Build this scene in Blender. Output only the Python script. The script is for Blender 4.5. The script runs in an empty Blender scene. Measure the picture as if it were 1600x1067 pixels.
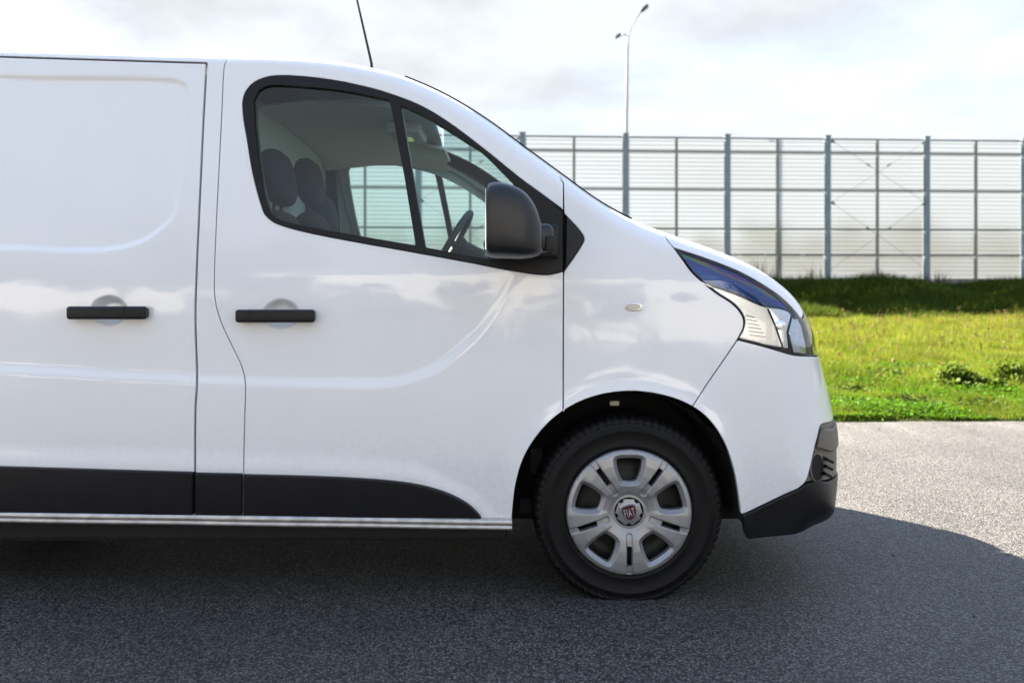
import bpy, bmesh, math, random
import numpy as np
from mathutils import Vector, Matrix
from mathutils.geometry import delaunay_2d_cdt
random.seed(7); rng = np.random.default_rng(7)
scene = bpy.context.scene
col = scene.collection
R = math.radians

# ------------------------------------------------------------------ camera, sky, sun, exposure
F, D, HZ, CX, CH = 1275.0, 2.92, 460.0, 800.0, 1.106      # focal length in photo pixels, distance to the van's flank, horizon row, axis column, eye height
cam_d = bpy.data.cameras.new('camera'); cam = bpy.data.objects.new('camera', cam_d); col.objects.link(cam)
cam.location = (0, -D, CH); cam.rotation_euler = (R(90), 0, 0)
cam_d.sensor_width = 36; cam_d.lens = F / 1600 * 36; cam_d.shift_y = -(533.5 - HZ) / 1600
cam_d.clip_start = 0.05; cam_d.clip_end = 3000
cam_d.dof.use_dof = True; cam_d.dof.focus_distance = D + 0.02; cam_d.dof.aperture_fstop = 2.7
scene.camera = cam

SUN_EL = R(37); SUN_AZ = math.atan2(-0.71, 0.70)          # azimuth from +Y towards +X
sdir = Vector((math.sin(SUN_AZ) * math.cos(SUN_EL), math.cos(SUN_AZ) * math.cos(SUN_EL), math.sin(SUN_EL)))
sun_d = bpy.data.lights.new('sun', 'SUN'); sun_d.energy = 5.0; sun_d.angle = R(0.55); sun_d.color = (1.0, 0.905, 0.77)
sun = bpy.data.objects.new('sun', sun_d); col.objects.link(sun)
sun.rotation_euler = (-sdir).to_track_quat('-Z', 'Y').to_euler()

world = bpy.data.worlds.new('World'); scene.world = world; world.use_nodes = True
wn = world.node_tree.nodes; wl = world.node_tree.links
for n in list(wn): wn.remove(n)
def wnode(t, **k):
    n = wn.new(t)
    for a, b in k.items(): setattr(n, a, b)
    return n
sky = wnode('ShaderNodeTexSky', sky_type='NISHITA'); sky.sun_disc = False
sky.sun_elevation = SUN_EL; sky.sun_rotation = SUN_AZ; sky.air_density = 1.0; sky.dust_density = 0.6; sky.ozone_density = 1.5
tc = wnode('ShaderNodeTexCoord'); sep = wnode('ShaderNodeSeparateXYZ'); wl.new(tc.outputs['Generated'], sep.inputs[0])
# clouds lie on a flat layer overhead: project the view direction onto it
zz = wnode('ShaderNodeMath', operation='ABSOLUTE'); wl.new(sep.outputs[2], zz.inputs[0])
za = wnode('ShaderNodeMath', operation='ADD'); wl.new(zz.outputs[0], za.inputs[0]); za.inputs[1].default_value = 0.22
dx = wnode('ShaderNodeMath', operation='DIVIDE'); wl.new(sep.outputs[0], dx.inputs[0]); wl.new(za.outputs[0], dx.inputs[1])
dy = wnode('ShaderNodeMath', operation='DIVIDE'); wl.new(sep.outputs[1], dy.inputs[0]); wl.new(za.outputs[0], dy.inputs[1])
cmb = wnode('ShaderNodeCombineXYZ'); wl.new(dx.outputs[0], cmb.inputs[0]); wl.new(dy.outputs[0], cmb.inputs[1]); cmb.inputs[2].default_value = 3.7
n1 = wnode('ShaderNodeTexNoise'); n1.inputs['Scale'].default_value = 0.85; n1.inputs['Detail'].default_value = 7; n1.inputs['Roughness'].default_value = 0.55; n1.inputs['Distortion'].default_value = 0.35
wl.new(cmb.outputs[0], n1.inputs['Vector'])
n2 = wnode('ShaderNodeTexNoise'); n2.inputs['Scale'].default_value = 1.9; n2.inputs['Detail'].default_value = 6; n2.inputs['Roughness'].default_value = 0.6
wl.new(cmb.outputs[0], n2.inputs['Vector'])
cov = wnode('ShaderNodeMapRange', interpolation_type='SMOOTHSTEP'); cov.inputs[1].default_value = 0.36; cov.inputs[2].default_value = 0.56; cov.inputs[3].default_value = 0.50; cov.inputs[4].default_value = 1.0
wl.new(n1.outputs[0], cov.inputs[0])
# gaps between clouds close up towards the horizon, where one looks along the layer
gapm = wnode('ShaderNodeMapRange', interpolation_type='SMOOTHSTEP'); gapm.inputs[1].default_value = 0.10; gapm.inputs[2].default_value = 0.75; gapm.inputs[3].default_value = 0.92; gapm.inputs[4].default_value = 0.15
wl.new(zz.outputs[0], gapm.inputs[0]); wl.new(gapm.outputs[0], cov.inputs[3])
shade = wnode('ShaderNodeMapRange', interpolation_type='SMOOTHSTEP'); shade.inputs[1].default_value = 0.34; shade.inputs[2].default_value = 0.62; shade.inputs[3].default_value = 1.40; shade.inputs[4].default_value = 1.72
wl.new(n2.outputs[0], shade.inputs[0])
ccol = wnode('ShaderNodeVectorMath', operation='SCALE'); ccol.inputs[0].default_value = (0.955, 0.995, 1.06); wl.new(shade.outputs[0], ccol.inputs['Scale'])
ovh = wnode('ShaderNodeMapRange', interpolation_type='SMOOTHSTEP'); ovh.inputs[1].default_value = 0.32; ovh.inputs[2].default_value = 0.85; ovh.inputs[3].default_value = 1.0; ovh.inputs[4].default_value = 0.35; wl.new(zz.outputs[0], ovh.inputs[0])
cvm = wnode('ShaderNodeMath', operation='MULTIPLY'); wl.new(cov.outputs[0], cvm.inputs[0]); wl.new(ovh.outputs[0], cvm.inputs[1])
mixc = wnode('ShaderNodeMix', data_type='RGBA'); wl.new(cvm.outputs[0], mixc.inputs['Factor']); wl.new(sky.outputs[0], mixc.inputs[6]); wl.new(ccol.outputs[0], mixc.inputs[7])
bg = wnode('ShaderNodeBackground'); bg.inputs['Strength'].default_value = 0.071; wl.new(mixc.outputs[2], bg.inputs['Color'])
wo = wnode('ShaderNodeOutputWorld'); wl.new(bg.outputs[0], wo.inputs['Surface'])

scene.render.engine = 'CYCLES'
scene.view_settings.view_transform = 'Standard'; scene.view_settings.look = 'None'
scene.view_settings.gamma = 1; scene.view_settings.use_curve_mapping = False
scene.view_settings.exposure = 3.06
scene.cycles.max_bounces = 7; scene.cycles.transparent_max_bounces = 16
scene.cycles.caustics_reflective = False; scene.cycles.caustics_refractive = False

# ------------------------------------------------------------------ materials
M = {}
def new_mat(name):
    m = bpy.data.materials.new(name); m.use_nodes = True; M[name] = m
    nt = m.node_tree
    return m, nt.nodes, nt.links, nt.nodes['Principled BSDF']
def simple(name, c, rough=0.5, metal=0.0, coat=0.0, bump=0.0, bscale=400, var=0.0, vscale=6, spec=0.5):
    m, n, l, p = new_mat(name)
    p.inputs['Base Color'].default_value = (*c, 1); p.inputs['Roughness'].default_value = rough
    p.inputs['Metallic'].default_value = metal; p.inputs['Coat Weight'].default_value = coat; p.inputs['Coat Roughness'].default_value = 0.045
    p.inputs['Specular IOR Level'].default_value = spec
    t = n.new('ShaderNodeTexCoord')
    if var:
        q = n.new('ShaderNodeTexNoise'); q.inputs['Scale'].default_value = vscale; q.inputs['Detail'].default_value = 6; l.new(t.outputs['Object'], q.inputs['Vector'])
        r = n.new('ShaderNodeMapRange'); r.inputs[1].default_value = 0.3; r.inputs[2].default_value = 0.7; r.inputs[3].default_value = 1 - var; r.inputs[4].default_value = 1 + var; l.new(q.outputs[0], r.inputs[0])
        s = n.new('ShaderNodeVectorMath'); s.operation = 'SCALE'; s.inputs[0].default_value = c; l.new(r.outputs[0], s.inputs['Scale']); l.new(s.outputs[0], p.inputs['Base Color'])
        r2 = n.new('ShaderNodeMapRange'); r2.inputs[3].default_value = rough * (1 - var); r2.inputs[4].default_value = min(1, rough * (1 + var)); l.new(q.outputs[0], r2.inputs[0]); l.new(r2.outputs[0], p.inputs['Roughness'])
    if bump:
        q = n.new('ShaderNodeTexNoise'); q.inputs['Scale'].default_value = bscale; q.inputs['Detail'].default_value = 3; l.new(t.outputs['Object'], q.inputs['Vector'])
        b = n.new('ShaderNodeBump'); b.inputs['Strength'].default_value = bump; b.inputs['Distance'].default_value = 0.002; l.new(q.outputs[0], b.inputs['Height']); l.new(b.outputs[0], p.inputs['Normal'])
    return m
simple('white_paint', (0.855, 0.865, 0.88), 0.34, coat=1.0, var=0.012, vscale=3)
pm = M['white_paint'].node_tree; g_ = pm.nodes.new('ShaderNodeNewGeometry'); sp_ = pm.nodes.new('ShaderNodeSeparateXYZ'); pm.links.new(g_.outputs['Position'], sp_.inputs[0])
dn = pm.nodes.new('ShaderNodeTexNoise'); dn.inputs['Scale'].default_value = 60; dn.inputs['Detail'].default_value = 8; dn.inputs['Roughness'].default_value = 0.7; pm.links.new(g_.outputs['Position'], dn.inputs['Vector'])
dr = pm.nodes.new('ShaderNodeMapRange'); dr.inputs[1].default_value = 0.25; dr.inputs[2].default_value = 0.75; dr.inputs[3].default_value = 1.0; dr.inputs[4].default_value = 0.0; pm.links.new(sp_.outputs[2], dr.inputs[0])
dm = pm.nodes.new('ShaderNodeMapRange'); dm.inputs[1].default_value = 0.45; dm.inputs[2].default_value = 0.75; dm.inputs[4].default_value = 0.30; pm.links.new(dn.outputs[0], dm.inputs[0])
dx_ = pm.nodes.new('ShaderNodeMath'); dx_.operation = 'MULTIPLY'; pm.links.new(dr.outputs[0], dx_.inputs[0]); pm.links.new(dm.outputs[0], dx_.inputs[1])
dmx = pm.nodes.new('ShaderNodeMix'); dmx.data_type = 'RGBA'; pm.links.new(dx_.outputs[0], dmx.inputs['Factor']); pp_ = pm.nodes['Principled BSDF']
pm.links.new(pp_.inputs['Base Color'].links[0].from_socket, dmx.inputs[6]); dmx.inputs[7].default_value = (0.42, 0.38, 0.33, 1); rp_ = pm.nodes.new('ShaderNodeTexNoise'); rp_.inputs['Scale'].default_value = 4.5; rp_.inputs['Detail'].default_value = 2; pm.links.new(g_.outputs['Position'], rp_.inputs['Vector']); rb_ = pm.nodes.new('ShaderNodeBump'); rb_.inputs['Strength'].default_value = 0.35; rb_.inputs['Distance'].default_value = 0.006; pm.links.new(rp_.outputs[0], rb_.inputs['Height']); pm.links.new(rb_.outputs[0], pp_.inputs['Normal']); pm.links.new(rb_.outputs[0], pp_.inputs['Coat Normal']); pm.links.new(dmx.outputs[2], pp_.inputs['Base Color'])
simple('shell_black', (0.006, 0.006, 0.007), 0.8)
simple('black_plastic', (0.010, 0.010, 0.012), 0.36, bump=0.12, bscale=700, var=0.10, vscale=9, spec=0.28)
simple('gasket', (0.008, 0.008, 0.009), 0.40, spec=0.25)
simple('mirror_plastic', (0.011, 0.012, 0.014), 0.33, bump=0.05, bscale=700)
simple('grey_plastic', (0.15, 0.132, 0.108), 0.5, bump=0.2, bscale=600)  # brownish base colour includes the bounce from sunlit asphalt
simple('rubber', (0.0045, 0.0045, 0.0048), 0.55, bump=0.25, bscale=260, var=0.25, vscale=14, spec=0.22)
simple('silver', (0.34, 0.34, 0.345), 0.36, metal=0.5, var=0.05, vscale=20)
simple('steel_dark', (0.016, 0.015, 0.014), 0.5, metal=0.5, var=0.3, vscale=20)
simple('chrome', (0.85, 0.85, 0.86), 0.08, metal=1.0)
simple('aluminium', (0.55, 0.53, 0.50), 0.38, metal=0.65, var=0.25, vscale=18, bump=0.15, bscale=90)
simple('emblem_red', (0.07, 0.006, 0.012), 0.2, coat=1.0)
simple('emblem_letters', (0.75, 0.75, 0.75), 0.2, metal=0.6)
simple('seat_fabric', (0.012, 0.018, 0.032), 0.85, bump=0.4, bscale=500)
simple('headliner', (0.58, 0.58, 0.55), 0.9, bump=0.2, bscale=300)
simple('interior_trim', (0.40, 0.43, 0.43), 0.7, bump=0.1, bscale=400)
simple('bulkhead', (0.66, 0.71, 0.74), 0.7)
simple('dash_black', (0.020, 0.021, 0.023), 0.55, bump=0.2, bscale=500)
simple('packet', (0.62, 0.50, 0.42), 0.6)
simple('packet_red', (0.42, 0.10, 0.06), 0.6)
simple('steel_blue', (0.20, 0.25, 0.29), 0.5, metal=0.2, var=0.12, vscale=2)
simple('galvanised', (0.24, 0.25, 0.255), 0.5, metal=0.4, var=0.12, vscale=3)
simple('rail_steel', (0.22, 0.22, 0.20), 0.5, metal=0.3, var=0.1, vscale=3)
simple('hall_wall', (0.66, 0.64, 0.60), 0.8, var=0.05, vscale=0.4)
simple('hall_trim', (0.20, 0.22, 0.25), 0.6)
simple('hall_window', (0.03, 0.04, 0.05), 0.08)
simple('concrete', (0.22, 0.22, 0.21), 0.9, var=0.15, vscale=2, bump=0.4, bscale=40)
simple('lamp_grey', (0.45, 0.46, 0.47), 0.5, metal=0.3)
simple('lamp_head', (0.06, 0.10, 0.10), 0.5)
simple('bark', (0.07, 0.055, 0.04), 0.9, bump=0.8, bscale=30)
simple('seedhead', (0.20, 0.13, 0.09), 0.9)
simple('petal', (0.62, 0.52, 0.50), 0.8)

def glass(name, tint, rough=0.0, ior=1.5, wavy=0.0):
    m, n, l, p = new_mat(name); n.remove(p)
    o = n['Material Output']
    fr = n.new('ShaderNodeFresnel'); gm = n.new('ShaderNodeNewGeometry'); im = n.new('ShaderNodeMapRange'); im.inputs[3].default_value = ior; im.inputs[4].default_value = 1 / ior; l.new(gm.outputs['Backfacing'], im.inputs[0]); l.new(im.outputs[0], fr.inputs['IOR'])   # a thin pane reflects alike from both sides
    tr = n.new('ShaderNodeBsdfTransparent'); tr.inputs['Color'].default_value = (*tint, 1)
    gl = n.new('ShaderNodeBsdfGlossy'); gl.inputs['Roughness'].default_value = rough; gl.inputs['Color'].default_value = (1, 1, 1, 1)
    if wavy:
        t = n.new('ShaderNodeTexCoord'); q = n.new('ShaderNodeTexNoise'); q.inputs['Scale'].default_value = 7; l.new(t.outputs['Object'], q.inputs['Vector'])
        b = n.new('ShaderNodeBump'); b.inputs['Strength'].default_value = wavy; b.inputs['Distance'].default_value = 0.01; l.new(q.outputs[0], b.inputs['Height']); l.new(b.outputs[0], gl.inputs['Normal'])
    mx = n.new('ShaderNodeMixShader'); l.new(fr.outputs[0], mx.inputs[0]); l.new(tr.outputs[0], mx.inputs[1]); l.new(gl.outputs[0], mx.inputs[2]); l.new(mx.outputs[0], o.inputs['Surface'])
    return m
glass('window_glass', (0.74, 0.87, 0.85), 0.0, 1.50, 0.02)
glass('lens_clear', (0.96, 0.97, 0.98), 0.0, 1.5)

# headlamp interior: dark blue reflector, the lens's rainbow sheen painted in as colour bands
m, n, l, p = new_mat('lamp_rainbow')
p.inputs['Roughness'].default_value = 0.14; p.inputs['Metallic'].default_value = 0.75; p.inputs['Coat Weight'].default_value = 0.15
t = n.new('ShaderNodeTexCoord')
def dot_(v_, k_):
    q_ = n.new('ShaderNodeVectorMath'); q_.operation = 'DOT_PRODUCT'; l.new(t.outputs['Object'], q_.inputs[0]); q_.inputs[1].default_value = tuple(a_ * k_ for a_ in v_); return q_
d1_ = dot_((math.sin(R(23)), 0, math.cos(R(23))), 1.0); d2_ = dot_((math.cos(R(23)), 0, -math.sin(R(23))), 5.0)
cb = n.new('ShaderNodeCombineXYZ'); d3_ = n.new('ShaderNodeMath'); d3_.operation = 'MULTIPLY'; d3_.inputs[1].default_value = 30; l.new(d1_.outputs['Value'], d3_.inputs[0]); l.new(d3_.outputs[0], cb.inputs[0]); l.new(d2_.outputs['Value'], cb.inputs[1])
q = n.new('ShaderNodeTexNoise'); q.inputs['Scale'].default_value = 1.0; q.inputs['Detail'].default_value = 2; l.new(cb.outputs[0], q.inputs['Vector'])
ad = n.new('ShaderNodeMath'); ad.operation = 'MULTIPLY_ADD'; ad.inputs[1].default_value = 0.05; l.new(q.outputs[0], ad.inputs[0]); l.new(d1_.outputs['Value'], ad.inputs[2])
q = n.new('ShaderNodeMapRange'); q.inputs[1].default_value = 1.345 + 0.025; q.inputs[2].default_value = 1.425 + 0.025; l.new(ad.outputs[0], q.inputs[0])
cr = n.new('ShaderNodeValToRGB'); e = cr.color_ramp.elements; e[0].position = 0.05; e[0].color = (0.006, 0.03, 0.12, 1); e[1].position = 0.95; e[1].color = (0.006, 0.02, 0.06, 1)
for ps_, c_ in ((0.25, (0.01, 0.07, 0.30, 1)), (0.42, (0.06, 0.04, 0.32, 1)), (0.48, (0.01, 0.16, 0.30, 1)), (0.53, (0.04, 0.24, 0.14, 1)), (0.57, (0.24, 0.20, 0.05, 1)), (0.61, (0.28, 0.06, 0.09, 1)), (0.66, (0.10, 0.04, 0.26, 1)), (0.76, (0.012, 0.06, 0.24, 1))):
    k_ = e.new(ps_); k_.color = (c_[0] * .6, c_[1] * .6, c_[2] * .6, 1)
l.new(q.outputs[0], cr.inputs[0]); l.new(cr.outputs[0], p.inputs['Base Color'])
simple('lamp_bezel', (0.50, 0.52, 0.55), 0.2, metal=0.9)
simple('lamp_dark', (0.40, 0.46, 0.55), 0.07, metal=1.0)
simple('lamp_line', (0.02, 0.022, 0.025), 0.4)

# asphalt: light aggregate in grey binder
m, n, l, p = new_mat('asphalt')
t = n.new('ShaderNodeTexCoord')
v = n.new('ShaderNodeTexVoronoi'); v.inputs['Scale'].default_value = 122; l.new(t.outputs['Object'], v.inputs['Vector'])
v2 = n.new('ShaderNodeTexVoronoi'); v2.inputs['Scale'].default_value = 260; l.new(t.outputs['Object'], v2.inputs['Vector'])
hs = n.new('ShaderNodeSeparateColor'); l.new(v.outputs['Color'], hs.inputs[0])
hs2 = n.new('ShaderNodeSeparateColor'); l.new(v2.outputs['Color'], hs2.inputs[0])
st = n.new('ShaderNodeMapRange'); st.inputs[3].default_value = 0.045; st.inputs[4].default_value = 0.182; l.new(hs.outputs[0], st.inputs[0])
st2 = n.new('ShaderNodeMapRange'); st2.inputs[3].default_value = 0.6; st2.inputs[4].default_value = 1.35; l.new(hs2.outputs[1], st2.inputs[0])
gap = n.new('ShaderNodeMapRange'); gap.inputs[1].default_value = 0.28; gap.inputs[2].default_value = 0.62; gap.inputs[3].default_value = 1.0; gap.inputs[4].default_value = 0.24; l.new(v.outputs['Distance'], gap.inputs[0])
big = n.new('ShaderNodeTexNoise'); big.inputs['Scale'].default_value = 1.3; big.inputs['Detail'].default_value = 8; big.inputs['Roughness'].default_value = 0.6; l.new(t.outputs['Object'], big.inputs['Vector'])
bm_ = n.new('ShaderNodeMapRange'); bm_.inputs[1].default_value = 0.3; bm_.inputs[2].default_value = 0.7; bm_.inputs[3].default_value = 0.76; bm_.inputs[4].default_value = 1.17; l.new(big.outputs[0], bm_.inputs[0])
m1 = n.new('ShaderNodeMath'); m1.operation = 'MULTIPLY'; l.new(st.outputs[0], m1.inputs[0]); l.new(st2.outputs[0], m1.inputs[1])
m2 = n.new('ShaderNodeMath'); m2.operation = 'MULTIPLY'; l.new(m1.outputs[0], m2.inputs[0]); l.new(gap.outputs[0], m2.inputs[1])
m3 = n.new('ShaderNodeMath'); m3.operation = 'MULTIPLY'; l.new(m2.outputs[0], m3.inputs[0]); l.new(bm_.outputs[0], m3.inputs[1])
hue = n.new('ShaderNodeMix'); hue.data_type = 'RGBA'; l.new(hs.outputs[2], hue.inputs['Factor']); hue.inputs[6].default_value = (1.08, 1.0, 0.92, 1); hue.inputs[7].default_value = (1.03, 1.0, 0.97, 1)
sc = n.new('ShaderNodeVectorMath'); sc.operation = 'SCALE'; l.new(hue.outputs[2], sc.inputs[0]); l.new(m3.outputs[0], sc.inputs['Scale'])
l.new(sc.outputs[0], p.inputs['Base Color']); p.inputs['Roughness'].default_value = 0.62
hh = n.new('ShaderNodeMath'); hh.operation = 'MULTIPLY_ADD'; l.new(v.outputs['Distance'], hh.inputs[0]); hh.inputs[1].default_value = -1.0; l.new(hs.outputs[1], hh.inputs[2])
b = n.new('ShaderNodeBump'); b.inputs['Strength'].default_value = 0.9; b.inputs['Distance'].default_value = 0.0035; l.new(hh.outputs[0], b.inputs['Height']); l.new(b.outputs[0], p.inputs['Normal'])

# soil and turf below the blades
m, n, l, p = new_mat('turf')
t = n.new('ShaderNodeTexCoord'); q = n.new('ShaderNodeTexNoise'); q.inputs['Scale'].default_value = 1.1; q.inputs['Detail'].default_value = 10; q.inputs['Roughness'].default_value = 0.7; l.new(t.outputs['Object'], q.inputs['Vector'])
cr = n.new('ShaderNodeValToRGB'); cr.color_ramp.elements[0].position = 0.32; cr.color_ramp.elements[0].color = (0.022, 0.036, 0.008, 1); cr.color_ramp.elements[1].position = 0.68; cr.color_ramp.elements[1].color = (0.06, 0.072, 0.017, 1)
l.new(q.outputs[0], cr.inputs[0]); l.new(cr.outputs[0], p.inputs['Base Color']); p.inputs['Roughness'].default_value = 1; p.inputs['Specular IOR Level'].default_value = 0.1

# leaves and blades: own colour per blade, light passes through
def leaf_mat(name, trans=0.45, gloss=0.35):
    m, n, l, p = new_mat(name); o = n['Material Output']
    a = n.new('ShaderNodeAttribute'); a.attribute_name = 'tint'
    l.new(a.outputs['Color'], p.inputs['Base Color']); p.inputs['Roughness'].default_value = 0.55; p.inputs['Specular IOR Level'].default_value = gloss
    tr = n.new('ShaderNodeBsdfTranslucent'); sc = n.new('ShaderNodeVectorMath'); sc.operation = 'MULTIPLY'; sc.inputs[1].default_value = (1.25, 1.2, 0.55); l.new(a.outputs['Color'], sc.inputs[0]); l.new(sc.outputs[0], tr.inputs['Color'])
    mx = n.new('ShaderNodeMixShader'); mx.inputs[0].default_value = trans; l.new(p.outputs[0], mx.inputs[1]); l.new(tr.outputs[0], mx.inputs[2]); l.new(mx.outputs[0], o.inputs['Surface'])
leaf_mat('blade', 0.45, 0.10); leaf_mat('leaf', 0.35, 0.10)

# acrylic barrier pane: milky, with the horizontal threads that are cast into it
m, n, l, p = new_mat('acrylic'); n.remove(p); o = n['Material Output']
g = n.new('ShaderNodeNewGeometry'); sp = n.new('ShaderNodeSeparateXYZ'); l.new(g.outputs['Position'], sp.inputs[0])
w = n.new('ShaderNodeMath'); w.operation = 'MULTIPLY'; w.inputs[1].default_value = 1 / 0.205; l.new(sp.outputs[2], w.inputs[0])
fr = n.new('ShaderNodeMath'); fr.operation = 'FRACT'; l.new(w.outputs[0], fr.inputs[0])
lt = n.new('ShaderNodeMath'); lt.operation = 'LESS_THAN'; lt.inputs[1].default_value = 0.26; l.new(fr.outputs[0], lt.inputs[0])
th = n.new('ShaderNodeMath'); th.operation = 'MULTIPLY'; th.inputs[1].default_value = 0.30; l.new(lt.outputs[0], th.inputs[0])
rf = n.new('ShaderNodeBsdfRefraction'); rf.inputs['IOR'].default_value = 1.06; rf.inputs['Roughness'].default_value = 0.42; rf.inputs['Color'].default_value = (0.90, 0.95, 0.99, 1)
tp = n.new('ShaderNodeBsdfTransparent'); tp.inputs['Color'].default_value = (0.93, 0.95, 0.95, 1)
mt = n.new('ShaderNodeMixShader'); mt.inputs[0].default_value = 0.95; l.new(tp.outputs[0], mt.inputs[1]); l.new(rf.outputs[0], mt.inputs[2])
tl = n.new('ShaderNodeBsdfTranslucent'); tl.inputs['Color'].default_value = (0.30, 0.305, 0.31, 1)
mx = n.new('ShaderNodeMixShader'); mx.inputs[0].default_value = 0.36; l.new(mt.outputs[0], mx.inputs[1]); l.new(tl.outputs[0], mx.inputs[2])
df = n.new('ShaderNodeBsdfDiffuse'); df.inputs['Color'].default_value = (0.25, 0.26, 0.26, 1)
m4 = n.new('ShaderNodeMixShader'); l.new(th.outputs[0], m4.inputs[0]); l.new(mx.outputs[0], m4.inputs[1]); l.new(df.outputs[0], m4.inputs[2]); l.new(m4.outputs[0], o.inputs['Surface'])

# ------------------------------------------------------------------ object helpers
def tag(o, label, cat, group=None):
    o['label'] = label; o['category'] = cat
    if group: o['group'] = group
    return o
def empty(name, loc=(0, 0, 0)):
    o = bpy.data.objects.new(name, None); o.location = loc; o.empty_display_size = 0.2; col.objects.link(o); return o
def link(name, me, mat=None, parent=None, loc=None, smooth=False):
    if mat and not me.materials: me.materials.append(M[mat] if isinstance(mat, str) else mat)
    o = bpy.data.objects.new(name, me); col.objects.link(o)
    if parent:
        o.parent = parent
        # geometry is given in world coordinates; take the parents' own location out again
        off = Vector((0, 0, 0)); p_ = parent
        while p_: off += Vector(p_.location); p_ = p_.parent
        o.location = -off if loc is None else Vector(loc) - off
    elif loc is not None: o.location = loc
    if smooth: me.polygons.foreach_set('use_smooth', [True] * len(me.polygons))
    return o
def mesh_np(name, V, tris=None, quads=None):
    me = bpy.data.meshes.new(name)
    V = np.asarray(V, dtype=np.float32).reshape(-1, 3)
    tris = np.zeros((0, 3), int) if tris is None else np.asarray(tris).reshape(-1, 3); quads = np.zeros((0, 4), int) if quads is None else np.asarray(quads).reshape(-1, 4)
    me.vertices.add(len(V)); me.vertices.foreach_set('co', V.ravel())
    nl = len(tris) * 3 + len(quads) * 4
    me.loops.add(nl); me.loops.foreach_set('vertex_index', np.concatenate([tris.ravel(), quads.ravel()]).astype(np.int32))
    me.polygons.add(len(tris) + len(quads))
    ls = np.concatenate([np.arange(len(tris)) * 3, len(tris) * 3 + np.arange(len(quads)) * 4]).astype(np.int32)
    me.polygons.foreach_set('loop_start', ls)
    me.update(calc_edges=True); me.validate(); return me
def bm_mesh(name, bm):
    me = bpy.data.meshes.new(name); bmesh.ops.recalc_face_normals(bm, faces=bm.faces); bm.to_mesh(me); bm.free(); return me
def add_box(bm, c, s, bevel=0.0, rot=None, seg=2):
    r = bmesh.ops.create_cube(bm, size=1.0); vs = r['verts']
    mtx = Matrix.Translation(c) @ (rot.to_4x4() if rot else Matrix.Identity(4)) @ Matrix.Diagonal((*s, 1))
    bmesh.ops.transform(bm, matrix=mtx, verts=vs)
    if bevel:
        es = list({e for v in vs for e in v.link_edges}); bmesh.ops.bevel(bm, geom=es, offset=bevel, segments=seg, profile=0.5, affect='EDGES')
def box_mesh(name, c, s, bevel=0.0, rot=None, seg=2):
    bm = bmesh.new(); add_box(bm, Vector(c), s, bevel, rot, seg); return bm_mesh(name, bm)
def tube_mesh(name, pts, rad, seg=10, cap=True, flat=None):
    pts = [Vector(p) for p in pts]; n = len(pts); rad = rad if hasattr(rad, '__len__') else [rad] * n
    V = []; Q = []; T = []; up = Vector((0, 0, 1))
    for i, p in enumerate(pts):
        d = (pts[min(i + 1, n - 1)] - pts[max(i - 1, 0)]).normalized()
        a = d.cross(up); a = d.cross(Vector((0, 1, 0))) if a.length < 0.1 else a
        a.normalize(); b = a.cross(d).normalized()
        for k in range(seg):
            t = 2 * math.pi * k / seg; V.append(p + (a * math.cos(t) + b * math.sin(t)) * rad[i])
    for i in range(n - 1):
        for k in range(seg): Q.append((i * seg + k, i * seg + (k + 1) % seg, (i + 1) * seg + (k + 1) % seg, (i + 1) * seg + k))
    if cap:
        for i in (0, n - 1):
            c = len(V); V.append(pts[i])
            for k in range(seg): T.append((c, i * seg + k, i * seg + (k + 1) % seg))
    me = mesh_np(name, [tuple(v) for v in V], T, Q); me.polygons.foreach_set('use_smooth', [True] * len(me.polygons)); return me
def copy_tree(o, parent=None):
    c = o.copy(); col.objects.link(c); c.parent = parent
    for ch in o.children: copy_tree(ch, c)
    return c

# ------------------------------------------------------------------ ground, road
YE = 4.20                                                   # near edge of the verge
def terrain(y):
    y = np.asarray(y, float)
    t = np.clip((y - 28.6) / 6.6, 0, 1)
    return np.where(y < YE + 0.01, -0.03, 0.0) + 1.42 * (t * t * (3 - 2 * t))
ys = np.unique(np.concatenate([np.linspace(-700, -60, 9), np.linspace(-60, 3.9, 8), [YE - .05, YE, YE + .02, YE + .06], np.linspace(4.4, 28, 60), np.linspace(28.2, 39, 60), np.linspace(40, 900, 12)]))
xs = np.unique(np.concatenate([np.linspace(-900, -60, 8), np.linspace(-60, 60, 121), np.linspace(60, 900, 8)]))
GX, GY = np.meshgrid(xs, ys)
def bumps(x, y):
    return 0.05 * np.sin(x * 1.3 + 0.7 * np.sin(y * 0.9)) * np.sin(y * 1.1 + 1.0) + 0.07 * np.sin(x * 0.45 + 2) * np.sin(y * 0.37)
def ground_z(x, y):
    x = np.asarray(x, float); y = np.asarray(y, float)
    fade = np.clip((y - YE) / 2.5, 0, 1); bank = np.clip((y - 28) / 3, 0, 1)
    return terrain(y) + bumps(x, y) * fade * (0.8 - 0.1 * bank) + np.where(y > YE + 0.01, 0.012, 0)
GZ = ground_z(GX, GY); nx, ny = len(xs), len(ys)
idx = np.arange(nx * ny).reshape(ny, nx)
Q = np.stack([idx[:-1, :-1], idx[:-1, 1:], idx[1:, 1:], idx[1:, :-1]], -1).reshape(-1, 4)
o = link('ground', mesh_np('ground', np.stack([GX, GY, GZ], -1), None, Q), 'turf', smooth=True); o['kind'] = 'structure'
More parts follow.
